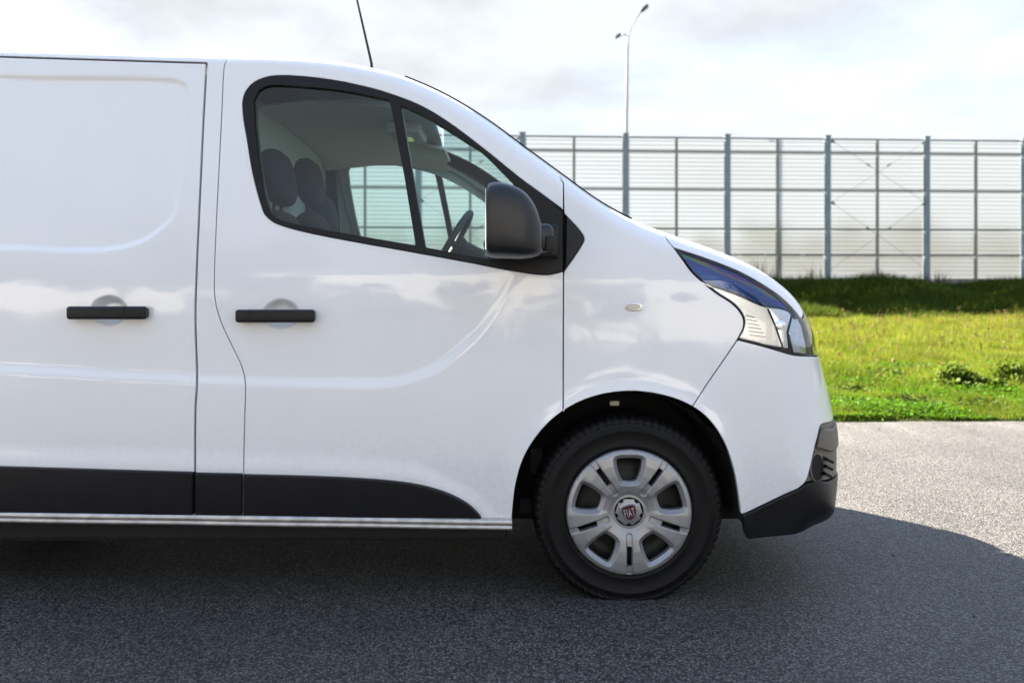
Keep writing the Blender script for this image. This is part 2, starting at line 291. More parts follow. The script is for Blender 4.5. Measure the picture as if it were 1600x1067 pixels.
# road sheet with a ragged far edge
ex = np.concatenate([[-300, -100], np.arange(-40, 40.01, 0.06), [100, 300]])
ey = YE + 0.05 * np.sin(ex * 2.1) + 0.035 * np.sin(ex * 7.3 + 1) + 0.018 * np.sin(ex * 19.0 + 2) + rng.normal(0, 0.008, len(ex))
V = np.concatenate([np.stack([ex, np.full_like(ex, -80.0), np.zeros_like(ex)], 1), np.stack([ex, np.full_like(ex, 3.0), np.zeros_like(ex)], 1), np.stack([ex, ey, np.zeros_like(ex)], 1), np.stack([ex, ey + 0.02, np.full_like(ex, -0.05)], 1)])
k = len(ex); i = np.arange(k - 1)
Q = np.concatenate([np.stack([i + a * k, i + 1 + a * k, i + 1 + (a + 1) * k, i + (a + 1) * k], 1) for a in range(3)])
o = link('road', mesh_np('road', V, None, Q), 'asphalt'); o['kind'] = 'structure'

# ------------------------------------------------------------------ van: the body surface
# flank = height field Y = S(X, Z), rolled in towards the profile line (roof, windscreen, bonnet, nose) by a fillet of varying size
def catmull(P, n=12, closed=False):
    P = np.asarray(P, float); out = []; m = len(P)
    for i in range(m if closed else m - 1):
        g = lambda j: P[j % m] if closed else P[min(max(j, 0), m - 1)]
        p0, p1, p2, p3 = g(i - 1), g(i), g(i + 1), g(i + 2)
        # centripetal spacing keeps tight corners from overshooting
        d1 = max(np.linalg.norm((p1 - p0)[:2]), 1e-6) ** .5; d2 = max(np.linalg.norm((p2 - p1)[:2]), 1e-6) ** .5; d3 = max(np.linalg.norm((p3 - p2)[:2]), 1e-6) ** .5
        m1 = (p2 - p0) / (d1 + d2) * d2 if i > 0 or closed else (p2 - p1); m2 = (p3 - p1) / (d2 + d3) * d2 if i < m - 2 or closed else (p2 - p1)
        t = np.linspace(0, 1, n, endpoint=False)[:, None]
        out.append((2 * t**3 - 3 * t**2 + 1) * p1 + (t**3 - 2 * t**2 + t) * m1 + (-2 * t**3 + 3 * t**2) * p2 + (t**3 - t**2) * m2)
    if not closed: out.append(P[-1:])
    return np.concatenate(out)
def resample(P, step, closed=False):
    P = np.asarray(P, float)
    if closed: P = np.concatenate([P, P[:1]])
    s = np.concatenate([[0], np.cumsum(np.linalg.norm(np.diff(P[:, :2], axis=0), axis=1))]); keep = np.concatenate([[True], np.diff(s) > 1e-9]); s, P = s[keep], P[keep]
    n = max(2, int(round(s[-1] / step)) + 1); t = np.linspace(0, s[-1], n)
    Q = np.stack([np.interp(t, s, P[:, k]) for k in range(P.shape[1])], 1)
    return Q[:-1] if closed else Q
W = 1.96                                                    # body width
# profile line: X, Z, fillet depth (across the van), fillet width (in side view)
PROF = np.array([
    (-3.62, 1.10, .25, .14), (-3.61, 1.80, .25, .14), (-3.50, 2.02, .16, .10), (-3.20, 2.052, .12, .06), (-2.6, 2.050, .11, .05), (-1.957, 2.040, .11, .05), (-1.1, 2.013, .11, .05), (-.857, 2.006, .11, .05), (-.66, 1.990, .11, .055), (-.489, 1.956, .11, .06), (-.39, 1.924, .11, .06),
    (-.245, 1.858, .12, .065), (-.098, 1.766, .12, .065), (.049, 1.655, .12, .065), (.197, 1.544, .12, .065), (.322, 1.453, .125, .07), (.447, 1.384, .13, .08), (.60, 1.326, .14, .09), (.757, 1.272, .16, .10),
    (.923, 1.206, .22, .125), (1.067, 1.120, .32, .17), (1.170, 1.005, .44, .26), (1.228, .880, .54, .33), (1.268, .77, .58, .36), (1.300, .66, .60, .38), (1.318, .56, .60, .38), (1.323, .46, .60, .38), (1.316, .37, .58, .36), (1.286, .30, .52, .30), (1.24, .245, .40, .22), (1.12, .21, .30, .15)])
LINE = resample(catmull(PROF, 16), 0.010)
LX, LZ, LRY, LRD = LINE.T
kz = np.array([-.2, .15, .28, .40, .55, .75, .90, 1.05, 1.2, 1.35, 1.5, 1.65, 1.8, 1.95, 2.2]); kv = np.array([.07, .045, .026, .012, .003, 0, .003, .007, .015, .031, .050, .071, .094, .118, .158])
bz = np.linspace(-.2, 2.2, 961); bv = np.interp(bz, kz, kv); kern = np.exp(-0.5 * (np.arange(-60, 61) / 22.0) ** 2); kern /= kern.sum(); bv = np.convolve(np.pad(bv, 60, mode='edge'), kern, 'valid')
def sstep(t): t = np.clip(t, 0, 1); return t * t * (3 - 2 * t)
KP = 8; CK = math.gamma(KP / 2) / (math.sqrt(math.pi) * math.gamma((KP - 1) / 2))
LOOP = np.concatenate([LINE[:, :2], [[1.12, -.5], [-3.62, -.5]]])
def inside(x, z, poly):
    r = np.zeros(len(x), bool); j = len(poly) - 1
    for i in range(len(poly)):
        xi, zi = poly[i]; xj, zj = poly[j]
        if zi != zj:
            c = ((zi > z) != (zj > z)) & (x < (xj - xi) * (z - zi) / (zj - zi) + xi); r ^= c
        j = i
    return r
def fil(x, z):
    n = len(x); near = np.zeros(n, bool)
    for a in range(0, n, 20000): near[a:a + 20000] = ((x[a:a + 20000, None] - LX[::12]) ** 2 + (z[a:a + 20000, None] - LZ[::12]) ** 2).min(1) < 0.55 ** 2
    D_, RY_, RD_ = np.full(n, 9.0), np.full(n, .1), np.full(n, .1)
    if near.any(): D_[near], RY_[near], RD_[near] = fil_near(x[near], z[near])
    return D_, RY_, RD_
def fil_near(x, z):
    n = len(x); d = np.empty(n); ry = np.empty(n); rd = np.empty(n)
    for a in range(0, n, 8000):
        sl = slice(a, a + 8000); rr = (x[sl, None] - LX) ** 2 + (z[sl, None] - LZ) ** 2 + 1e-10
        q = rr ** -2; wgt = q * q                           # r^-8
        s = wgt.sum(1); ds = s * 0.010
        soft = (CK * ds) ** (-1 / (KP - 1))
        j = np.argmin(rr, 1); e = np.full(len(j), 9.0)
        for k in (-1, 0):
            i0 = np.clip(j + k, 0, len(LX) - 2); ax, az = LX[i0], LZ[i0]; bx, bz_ = LX[i0 + 1] - ax, LZ[i0 + 1] - az
            tt = np.clip(((x[sl] - ax) * bx + (z[sl] - az) * bz_) / (bx * bx + bz_ * bz_), 0, 1)
            e = np.minimum(e, np.hypot(x[sl] - ax - tt * bx, z[sl] - az - tt * bz_))
        mixv = sstep((e - 0.010) / 0.02)
        d[sl] = e * (1 - mixv) + soft * mixv
        ry[sl] = (wgt * LRY).sum(1) / s; rd[sl] = (wgt * LRD).sum(1) / s
    return d, ry, rd
def sdist(x, z, P, closed=True):                            # distance to a polyline, negative inside when closed
    P = np.asarray(P); Qn = np.roll(P, -1, 0) if closed else P[1:]; A = P if closed else P[:-1]
    e = np.full(len(x), 1e9)
    for (ax, az), (bx, bz_) in zip(A, Qn):
        vx, vz = bx - ax, bz_ - az; t = np.clip(((x - ax) * vx + (z - az) * vz) / (vx * vx + vz * vz + 1e-12), 0, 1)
        e = np.minimum(e, (x - ax - t * vx) ** 2 + (z - az - t * vz) ** 2)
    e = np.sqrt(e)
    return np.where(inside(x, z, P), -e, e) if closed else e
def flat(P, y=0.0):                                         # photo pixel on a plane parallel to the flank
    P = np.asarray(P, float); return np.stack([(P[:, 0] - CX) / F * (D + y), CH - (P[:, 1] - HZ) / F * (D + y)], 1)
PRESS = flat(catmull([(-900, 84), (-400, 99), (0, 114), (150, 117), (250, 119), (280, 128), (287, 150), (284, 230), (276, 330), (262, 352), (225, 378), (180, 389), (120, 391), (0, 386), (-400, 374), (-900, 360)], 4, True), 0.06)
SCOOP = flat(catmull([(-1000, 560), (-400, 570), (0, 581), (300, 597), (560, 604), (630, 599), (685, 577), (725, 546), (765, 505), (800, 450), (830, 400), (700, 360), (0, 330), (-1000, 330)], 4, True), 0.0)
ARCH_PX = catmull([(799, 830), (801, 800), (806, 757), (818, 716), (838, 682), (866, 652), (900, 630), (940, 616), (985, 611), (1030, 616), (1072, 630), (1105, 653), (1131, 690), (1147, 735), (1155, 775), (1159, 803), (1161, 830)], 8)
ARCH = flat(ARCH_PX, -0.005)
PITS = [flat([(168, 486)])[0], flat([(438, 491)])[0]]
def S(x, z):
    x = np.atleast_1d(np.asarray(x, float)); z = np.atleast_1d(np.asarray(z, float))
    y = np.interp(z, bz, bv)
    d, ry, rd = fil(x, z); u = np.clip(1 - d / rd, 0, 1)
    y = y + ry * (1 - (1 - u ** 2.4) ** (1 / 2.4)) + 0.022 * np.clip(x - 0.35, 0, 2) ** 2
    m = x < 1.0
    if m.any():
        xm, zm = x[m], z[m]; a = np.zeros(len(xm))
        sd = sdist(xm, zm, SCOOP); zc = np.interp(xm, [-2, -.6, -.1], [.83, .79, 1.0])
        a += 0.0095 * sstep(-sd / 0.045 + 0.25) * (1 - sstep((zm - 0.80) / 0.42))
        mp = xm < -1.1
        if mp.any(): a[mp] += 0.0095 * sstep(-sdist(xm[mp], zm[mp], PRESS) / 0.022 + 0.5)
        for c in PITS:
            q = np.hypot((xm - c[0]) / 0.070, (zm - c[1]) / 0.058); a += 0.040 * sstep((1 - q) / 0.50)
        pyv = HZ + (CH - zm) * F / D; low = np.interp(xm, [-2, -.7, -.35, -.12, 0], [724, 738, 750, 800, 860])
        a -= 0.007 * sstep((pyv - low + 34) / 34) * sstep((0.1 - xm) / 0.15)
        y[m] = y[m] + a
    ma = (x > -0.3) & (x < 1.15) & (z < 1.0)
    if ma.any():
        e = sdist(x[ma], z[ma], ARCH, False); y[ma] -= 0.010 * np.exp(-(e / 0.035) ** 1.3)
    return y
def Sg(x, z):                                               # value and outward normal
    e = 0.0012; y = S(x, z); gx = (S(x + e, z) - S(x - e, z)) / (2 * e); gz = (S(x, z + e) - S(x, z - e)) / (2 * e)
    n = np.stack([gx, -np.ones_like(gx), gz], 1); return y, n / np.linalg.norm(n, axis=1, keepdims=True)
def U(P):                                                   # photo pixels -> (X, Z) where that sight line meets the body
    P = np.asarray(P, float); n = len(P); ysn = np.concatenate([np.linspace(-.03, .3, 67), np.linspace(.305, .9, 100)]); Yg = np.broadcast_to(ysn, (n, len(ysn)))
    X = (P[:, :1] - CX) / F * (D + Yg); Z = CH - (P[:, 1:] - HZ) / F * (D + Yg)
    ins = inside(X.ravel(), Z.ravel(), LOOP).reshape(X.shape)
    sv = S(X.ravel(), Z.ravel()).reshape(X.shape); g = np.where(ins, Yg - sv, -1.0)
    out = np.empty((n, 2))
    for i in range(n):
        h = np.nonzero(g[i] >= 0)[0]
        if len(h):
            k = h[0]
            if k > 0 and g[i, k - 1] > -0.9: t = g[i, k - 1] / (g[i, k - 1] - g[i, k])
            else: t = 1.0
            k0 = max(k - 1, 0); out[i] = (X[i, k0] + t * (X[i, k] - X[i, k0]), Z[i, k0] + t * (Z[i, k] - Z[i, k0]))
        else:                                               # passes outside: nearest profile point
            rr = (X[i][:, None] - LX) ** 2 + (Z[i][:, None] - LZ) ** 2; j = np.unravel_index(np.argmin(rr), rr.shape)[1]; out[i] = (LX[j], LZ[j])
    return out
def Lseg(a, b):                                             # stretch of the profile line between two (X, Z) points
    i = int(np.argmin((LX - a[0]) ** 2 + (LZ - a[1]) ** 2)); j = int(np.argmin((LX - b[0]) ** 2 + (LZ - b[1]) ** 2))
    return LINE[i:j + 1, :2] if i <= j else LINE[j:i + 1, :2][::-1]
def offset(P, d):                                           # move a closed outline inwards (counter-clockwise or not)
    P = np.asarray(P); a = np.roll(P, 1, 0); b = np.roll(P, -1, 0)
    t = b - a; t /= np.linalg.norm(t, axis=1, keepdims=True) + 1e-12; nrm = np.stack([-t[:, 1], t[:, 0]], 1)
    area = 0.5 * np.sum(P[:, 0] * b[:, 1] - b[:, 0] * P[:, 1])
    return P + nrm * d * (1 if area > 0 else -1), nrm * (-1 if area > 0 else 1)
def panel(name, outer, mat, parent, holes=(), lift=0.0, grid=0.010, gap=0.002, rollr=0.003, depth=0.022, fine=(), surf=None, step=0.008, rows=True):
    """one pressed panel: outline and holes in (X, Z); edges rolled in and turned back by `depth`; `lift` stands it proud"""
    gsurf = surf or Sg
    loops = [resample(outer, step, True)] + [resample(h, step, True) for h in holes]
    rings = []
    for k, Lp in enumerate(loops):
        sgn = 1 if k == 0 else -1
        P0, nr = offset(Lp, gap * sgn); P1, _ = offset(P0, rollr * sgn); rings.append((P0, P1, nr * sgn))
    pts = []; edges = []
    for P0, P1, nr in rings:
        b = len(pts); k = len(P1); pts += [Vector(p) for p in P1]; edges += [(b + i, b + (i + 1) % k) for i in range(k)]
    nb = len(pts)
    lo = rings[0][1].min(0); hi = rings[0][1].max(0)
    gx, gz = np.meshgrid(np.arange(lo[0], hi[0], grid), np.arange(lo[1], hi[1], grid * .9)); gx = gx + (np.arange(gx.shape[0])[:, None] % 2) * grid / 2
    C = np.stack([gx.ravel(), gz.ravel()], 1)
    for (cx, cz, w, h, g) in fine:
        fx, fz = np.meshgrid(np.arange(cx - w, cx + w, g), np.arange(cz - h, cz + h, g)); fx = fx + (np.arange(fx.shape[0])[:, None] % 2) * g / 2
        C = C[(abs(C[:, 0] - cx) > w) | (abs(C[:, 1] - cz) > h)]; C = np.concatenate([C, np.stack([fx.ravel(), fz.ravel()], 1)])
    if rows and surf is None:                               # extra rows where the surface rolls over to the roof or nose
        t = np.gradient(LINE[:, :2], axis=0); t /= np.linalg.norm(t, axis=1, keepdims=True); nn = np.stack([t[:, 1], -t[:, 0]], 1)
        ext = [LINE[:, :2] + nn * (LRD[:, None] * q) for q in (.006, .02, .045, .08, .13, .19, .27, .37)]
        C = np.concatenate([C] + ext)
    C = C + rng.uniform(-1, 1, C.shape) * grid * 0.03
    keep = inside(C[:, 0], C[:, 1], rings[0][1])
    for _, H1, _ in rings[1:]: keep &= ~inside(C[:, 0], C[:, 1], H1)
    C = C[keep]
    lim = np.full(len(C), min(grid, .01) * 0.45) if rows else np.full(len(C), grid * .45)
    dd = np.full(len(C), 9.0)
    for _, P1, _ in rings: dd = np.minimum(dd, np.abs(sdist(C[:, 0], C[:, 1], P1)))
    C = C[dd > np.minimum(lim, 0.0035)]
    pts += [Vector(c) for c in C]
    r = delaunay_2d_cdt(pts, edges, [], 0, 1e-7)
    V2 = np.array([(v[0], v[1]) for v in r[0]]); T = np.array([f for f in r[2] if len(f) == 3])
    cen = V2[T].mean(1); ok = inside(cen[:, 0], cen[:, 1], rings[0][1])
    for _, H1, _ in rings[1:]: ok &= ~inside(cen[:, 0], cen[:, 1], H1)
    T = T[ok]
    y, nrm = gsurf(V2[:, 0], V2[:, 1])
    V3 = np.stack([V2[:, 0], y - lift, V2[:, 1]], 1)
    e1 = V3[T[:, 1]] - V3[T[:, 0]]; e2 = V3[T[:, 2]] - V3[T[:, 0]]; fl = np.cross(e1, e2)[:, 1] > 0; T[fl] = T[fl][:, ::-1]
    allV = [V3]; allN = [nrm]; quads = []; base = len(V3)
    omap = {}
    for i, o_ in enumerate(r[3]):
        for s in o_: omap[s] = i
    b = 0
    for P0, P1, nr in rings:
        k = len(P1); idx0 = np.array([omap.get(b + i, b + i) for i in range(k)]); b += k
        y0, n0 = gsurf(P1[:, 0], P1[:, 1]); out = np.stack([nr[:, 0], np.zeros(k), nr[:, 1]], 1)
        for (dxz, dy) in ((P1 + (P0 - P1) * .75, rollr * .28), (P0, rollr), (P0, depth)):
            allV.append(np.stack([dxz[:, 0], y0 - lift + dy, dxz[:, 1]], 1)); w_ = {0.28: .45}.get(round(dy / rollr, 2), 1.0)
            nn_ = n0 * (1 - w_) + out * w_; allN.append(nn_ / np.linalg.norm(nn_, axis=1, keepdims=True))
        prev = idx0; 
        for s in range(3):
            cur = base + np.arange(k); base += k
            quads.append(np.stack([prev, np.roll(prev, -1), np.roll(cur, -1), cur], 1)); prev = cur
    V = np.concatenate(allV); N = np.concatenate(allN); Qd = np.concatenate(quads)
    # orient edge faces along their vertex normals
    fn = np.cross(V[Qd[:, 1]] - V[Qd[:, 0]], V[Qd[:, 3]] - V[Qd[:, 0]]); flip = np.sum(fn * N[Qd[:, 2]], 1) < 0; Qd[flip] = Qd[flip][:, ::-1]
    me = mesh_np(name, V, T, Qd); me.polygons.foreach_set('use_smooth', [True] * len(me.polygons)); me.normals_split_custom_set_from_vertices([tuple(v) for v in N])
    return link(name, me, mat, parent)
van = empty('delivery_van', (-1.1, 0.98, 0))
tag(van, 'white panel van parked side-on with black mouldings and silver wheel trims', 'van')
seamA = catmull([(323.5, 98), (318, 200), (312, 330), (308, 420), (306, 500), (308.5, 590), (306, 640), (305.5, 700), (305.5, 804)], 10)
seamB = catmull([(361, 89), (352, 98), (349, 115), (345, 200), (338.5, 330), (334.5, 430), (336, 470), (345, 503), (362, 540), (377, 572), (383, 600), (382, 650), (380.5, 720), (380.5, 806)], 10)
fgap = np.array([(880.5, 283), (880.5, 330), (880.5, 424), (880, 560), (880, 643)], float)
WO = catmull([(846, 303.5), (810, 277), (757.5, 234.5), (698, 190), (652, 163.5), (602.5, 145), (570, 136), (524, 126.5), (471, 120), (430, 119), (406, 124.5), (389, 136.5), (380, 155.6), (381, 185), (386, 215), (396, 274), (411, 328), (418, 339), (432, 349), (465, 359.5), (524, 372), (635, 392), (740, 411), (764, 416), (813, 425), (840, 428.5), (858, 429), (872, 426)], 6)
WG = catmull([(396.5, 157), (405, 141.5), (425, 134), (471, 136), (537, 142.5), (608, 157)], 8)      # upper edge of the main pane
WG = np.concatenate([WG, [(613, 175), (632, 275), (650, 384)], catmull([(640, 382.5), (520.5, 362), (455, 349), (430, 340), (418, 322), (405.6, 260.6), (397.5, 190)], 8)])
WQ = np.concatenate([catmull([(626, 165.5), (668, 184.5), (740, 229), (757.5, 241), (803, 286.5)], 8), [(797, 340), (780, 402)], [(762, 405), (664, 387), (645, 275)]])
HT = catmull([(1053, 387.5), (1107, 405.5), (1158, 426), (1207, 454.5), (1235, 478), (1252, 499)], 8)
HLO = catmull([(1267, 557), (1240, 555), (1207, 545.5), (1180, 538), (1152.5, 531)], 8)
HLE = catmull([(1152.5, 531), (1161.5, 512), (1161, 496), (1146, 476), (1117, 456.5), (1083, 427.5), (1066, 405), (1053, 387.5)], 8)
ai = int(np.argmin(np.abs(ARCH_PX[:90, 0] - 880))); aj = int(np.argmin(np.hypot(ARCH_PX[:, 0] - 1083, ARCH_PX[:, 1] - 634)))
ak = int(np.argmin(np.hypot(ARCH_PX[:, 0] - 800, ARCH_PX[:, 1] - 812))); al = int(np.argmin(np.hypot(ARCH_PX[:, 0] - 1159, ARCH_PX[:, 1] - 803)))
cat = np.concatenate
def near_L(p): return LINE[np.argmin((LX - p[0]) ** 2 + (LZ - p[1]) ** 2), :2]
uA, uB, uF, uWO, uHT, uHLO, uHLE = [U(resample(q, 4)) for q in (seamA, seamB, fgap, WO, HT, HLO, HLE)]
slide_top = U(resample([(-185, 82.5), (0, 88), (323.5, 98)], 6)); slide_bot = U(resample([(305.5, 804), (0, 800), (-185, 797.5)], 6))
strip_bot = U(resample([(380.5, 806), (305.5, 804)], 6)); door_bot = U(resample([(800, 812), (600, 809.5), (380.5, 806)], 6))
arch_door = flat(ARCH_PX[ak:ai + 1]); arch_fen = flat(ARCH_PX[ai:aj + 1]); arch_bum = flat(ARCH_PX[aj:al + 1])
handles_fine = [(c[0], c[1], .085, .072, .004) for c in PITS]
mirrored = []
def P_(name, outer, mat, parent=van, mirror=True, **k):
    o = panel(name, outer, mat, parent, **k)
    if mirror: mirrored.append(o)
    return o
sliding_door = P_('sliding_door', cat([slide_top, uA[1:], slide_bot[1:]]), 'white_paint', gap=.0062, fine=handles_fine[:1], grid=.011)
body_side = P_('roof_rail_and_pillar', cat([Lseg((-2.24, 2.045), uB[0]), uB, strip_bot[1:], uA[::-1][1:], slide_top[::-1][1:]]), 'white_paint', gap=.0014, grid=.012)
front_door = P_('front_door', cat([Lseg(uB[0], (uF[0][0], 1.6)), uF[1:int(len(uF) * .13)], [U([(880.5, 329)])[0]], uWO, [U([(880.5, 424)])[0]], U(resample([(880.5, 430), (880, 560), (880, 641)], 4)), arch_door[::-1], door_bot, uB[::-1][1:-1]]), 'white_paint', gap=.0020, fine=handles_fine[1:], grid=.010)
tri = U(resample(catmull([(883, 421), (895, 404), (908, 384), (912.5, 373), (905, 360), (885, 338)], 6), 3))
uHS = U(resample([(1040, 372), (1053, 387.5)], 3))
bseam = U(resample(catmull([(1152.5, 531), (1130, 564), (1105, 600), (1083, 634)], 6), 4))
fender = P_('front_fender', cat([Lseg((uF[0][0], 1.6), near_L(uHS[0])), uHS[1:], uHLE[::-1], bseam[1:], arch_fen[::-1], U(resample([(880, 641), (880.5, 430), (881.5, 423)], 4)), tri, U(resample([(881, 334), (880.5, 284)], 4))]), 'white_paint', gap=.0020, grid=.010)
hl_top = near_L(U([(1256, 497)])[0]); hl_bot = LINE[np.argmin(np.abs(LZ - (U([(1264, 557)])[0][1] - .012)) + 9 * (LX < 1))][:2]
bonnet = P_('bonnet', cat([Lseg(near_L(uHS[0]), hl_top), uHT[::-1], uHS[::-1][1:-1]]), 'white_paint', gap=.0016, grid=.010)
b_up = near_L(U([(1300, 656)])[0])
ins_edge = U(resample(catmull([(1299, 659), (1291, 661), (1282, 664.5), (1278, 680), (1272, 703), (1265, 735), (1259, 752), (1248, 763)], 6), 3))
lip_edge = U(resample(catmull([(1248, 763), (1225, 773), (1200, 785), (1160, 804)], 6), 4))
bumper = P_('front_bumper', cat([Lseg(hl_bot, b_up), ins_edge, lip_edge[1:], arch_bum[::-1], bseam[::-1][1:], uHLO[::-1][1:-1]]), 'white_paint', gap=.0018, grid=.010)
ins_lo = U(resample(catmull([(1248, 763), (1262, 754), (1278, 751), (1292, 752)], 6), 3))
i_lo = near_L(ins_lo[-1]); lip_lo = LINE[np.argmin(np.abs(LZ - .285) + 9 * (LX < 1.1))][:2]
insert = panel('bumper_insert', cat([ins_edge[::-1], Lseg(b_up, i_lo), ins_lo[::-1][1:-1]]), 'grey_plastic', bumper, lift=-.010, gap=.001, grid=.010)
lip_end = LINE[-1, :2]
lip = panel('bumper_lip', cat([lip_edge[::-1], ins_lo[1:], Lseg(i_lo, lip_lo), catmull([lip_lo, (1.20, .258), (1.06, .239), (.95, .228), U([(1168, 842)])[0]], 6)[1:], U([(1162, 830), (1160.5, 815)])]), 'black_plastic', bumper, lift=.006, gap=.0012, rollr=.006, grid=.010)
mirrored += [insert, lip]
# corner bar, fog lamp well and fins of the lower grille
bar = panel('grille_bar', cat([U(resample(catmull([(1276, 700), (1279, 682), (1283.5, 668)], 5), 3)), U(resample([(1284, 668), (1299, 669)], 3)), Lseg(near_L(U([(1301, 670)])[0]), near_L(U([(1302, 702)])[0])), U(resample([(1299, 706), (1288, 703), (1277, 700)], 3))]), 'grey_plastic', bumper, lift=.014, gap=.001, rollr=.008, grid=.012)
well_px = [(1277 + 8.5 * math.cos(t), 730 + 21 * math.sin(t)) for t in np.linspace(0, 2 * math.pi, 40, endpoint=False)]
panel('fog_lamp_surround', U([(1277 + 11 * math.cos(t), 730 + 24 * math.sin(t)) for t in np.linspace(0, 2 * math.pi, 40, endpoint=False)]), 'grey_plastic', bumper, lift=.002, gap=0, rollr=.003, grid=.02, step=.006)
panel('fog_lamp_well', U(well_px), 'shell_black', bumper, lift=.0055, gap=0, rollr=.001, depth=.004, grid=.02, step=.006)
for (px, py) in ((1290, 718), (1289, 729), (1287, 740)):
    c = U([(px, py)])[0]; yy = S(*c)[0]
    link('fin', box_mesh('fin', (c[0] + .004, yy + .000, c[1] + .002), (.026, .08, .011), .003, Matrix.Rotation(R(24), 3, 'Y')), 'black_plastic', bumper)

# headlamp
hl_out = cat([uHT, Lseg(hl_top, hl_bot)[1:-1], uHLO, uHLE[1:-1]])
headlight = empty('headlight', (1.0, 0.1, 1.0)); headlight.parent = van; headlight.location = Vector((0.9, 0.1, 1.0)) - Vector(van.location)
lens = panel('lens', hl_out, 'lens_clear', headlight, gap=.0025, rollr=.003, depth=.012, lift=.001, grid=.010)
rainbow_lo = U(resample(catmull([(1244, 489), (1222, 482), (1195, 478), (1156, 461), (1107, 444), (1098, 440)], 6), 4))
hi_ = near_L(U([(1254, 497)])[0])
uHTi = U(resample(HT[3:-3] + [1.0, 4.0], 4)); uHLEi = U(resample(HLE + [4.5, -1.0], 4))
rainbow_refl = panel('upper_reflector', cat([uHTi, rainbow_lo, uHLEi[len(uHLEi) - int(len(uHLEi) * .36):-2]]), 'lamp_rainbow', headlight, lift=-.020, gap=.0005, rollr=.004, depth=.05, grid=.012)
bez = panel('bezel', cat([rainbow_lo[::-1], U(resample([(1240, 494), (1233, 520), (1236, 546)], 4)), U(resample(HLO[18:-1] + [0, -3.5], 4)), uHLEi[2:int(len(uHLEi) * .58)]]), 'lamp_bezel', headlight, lift=-.026, gap=.0005, rollr=.004, depth=.05, grid=.012)
panel('inner_lamp', cat([U(resample([(1246, 492), (1256, 510), (1263, 540), (1263, 554)], 4)), U(resample([(1244, 552), (1236, 520), (1242, 496)], 4))]), 'lamp_dark', headlight, lift=-.026, gap=.001, rollr=.004, depth=.05, grid=.012)
for k_ in range(6):
    py = 493 + 6.2 * k_; q = U([(1168 + 1.5 * k_, py), (1168 + 1.5 * k_ + 14 + 2 * k_, py + 3.0)]); yq = S(q[:, 0], q[:, 1]) + .0245
    link('rib', tube_mesh('rib', [(q[0, 0], yq[0], q[0, 1]), (q[1, 0], yq[1], q[1, 1])], .0014, 6), 'lamp_line', headlight)
q = U([(1214, 507)])[0]; yq = S(*q)[0]
bm = bmesh.new(); bmesh.ops.create_uvsphere(bm, u_segments=28, v_segments=16, radius=.036); me = bm_mesh('projector', bm)
pj = link('projector_lens', me, 'chrome', headlight, loc=(q[0] + .016, yq + .052, q[1] - .006), smooth=True)
for (pa, pb) in (((1203, 482), (1216, 512)), ((1216, 512), (1228, 547))):
    dv = U([pa, pb]); dyv = S(dv[:, 0], dv[:, 1]) + .022; link('divider', tube_mesh('divider', [(dv[0, 0], dyv[0], dv[0, 1]), (dv[1, 0], dyv[1], dv[1, 1])], .0022, 8), 'lamp_line', headlight); pj.scale = (1, .8, .9)

# flank behind the panels, with the window and wheel openings left free
sh = cat([[(-3.60, .34)], [(-3.60, 1.1)], Lseg((-3.62, 1.1), lip_end)[3:-3], flat(ARCH_PX[::-1])[2:-2], flat([(799, 822), (0, 812)]), [(-2.24, .33), (-2.25, .33)]])
rear_arch = np.array([(-2.674 + .40 * math.cos(t), .33 + .40 * math.sin(t)) for t in np.linspace(0.02, math.pi - 0.02, 40)])
sh = cat([sh, rear_arch])
P_('inner_panel', sh, 'shell_black', holes=[cat([uWO, U(resample([(868, 424), (868, 322)], 6))])], lift=-.050, gap=.004, depth=.055, grid=.03, step=.02)
P_('rear_quarter_panel', cat([[(-3.61, .34)], Lseg((-3.62, 1.1), (-2.24, 2.045)), U([(-185, 82.5)]), [(-2.246, 1.2), (-2.246, .335)], rear_arch]), 'white_paint', gap=.003, grid=.05, step=.02, rows=True)

# side window: black frame with mirror panel and dividing bar, two panes
frame_out = cat([uWO, U(resample([(879, 424), (879, 331)], 5))])
uWG, uWQ = U(resample(WG, 4)), U(resample(WQ, 4))
window_frame = panel('window_frame', frame_out, 'gasket', front_door, holes=[uWG, uWQ], lift=.004, gap=-.001, rollr=.004, depth=.045, grid=.012)
g1 = panel('window_pane', uWG, 'window_glass', front_door, lift=-.008, gap=-.012, rollr=.0005, depth=.004, grid=.03)
g2 = panel('quarter_pane', uWQ, 'window_glass', front_door, lift=-.008, gap=-.012, rollr=.0005, depth=.004, grid=.03)
far_glass = [window_frame, g1, g2]
panel('mirror_triangle', cat([tri, U(resample([(885, 342), (883, 421)], 4))]), 'black_plastic', fender, lift=.006, gap=.0005, rollr=.004, grid=.012)

# lower mouldings
def mould(name, pts, parent, gp=.001):
    o = panel(name, U(resample(pts, 4)), 'black_plastic', parent, lift=.016, gap=gp, rollr=.007, depth=.03, grid=.012); mirrored.append(o); return o
mould('side_moulding', [(-185, 722), (0, 727), (150, 731.5), (303.4, 736), (303.4, 804), (0, 800), (-185, 797)], sliding_door)
mould('side_moulding', [(306.6, 737), (379.9, 738.5), (379.9, 805.5), (306.6, 803.5)], body_side)
mould('side_moulding', cat([catmull([(381.2, 739.5), (480, 742), (570, 746), (640, 753), (690, 765), (725, 781), (744, 796), (754, 809)], 8), [(600, 808.5), (381.2, 805.5)]]), front_door)

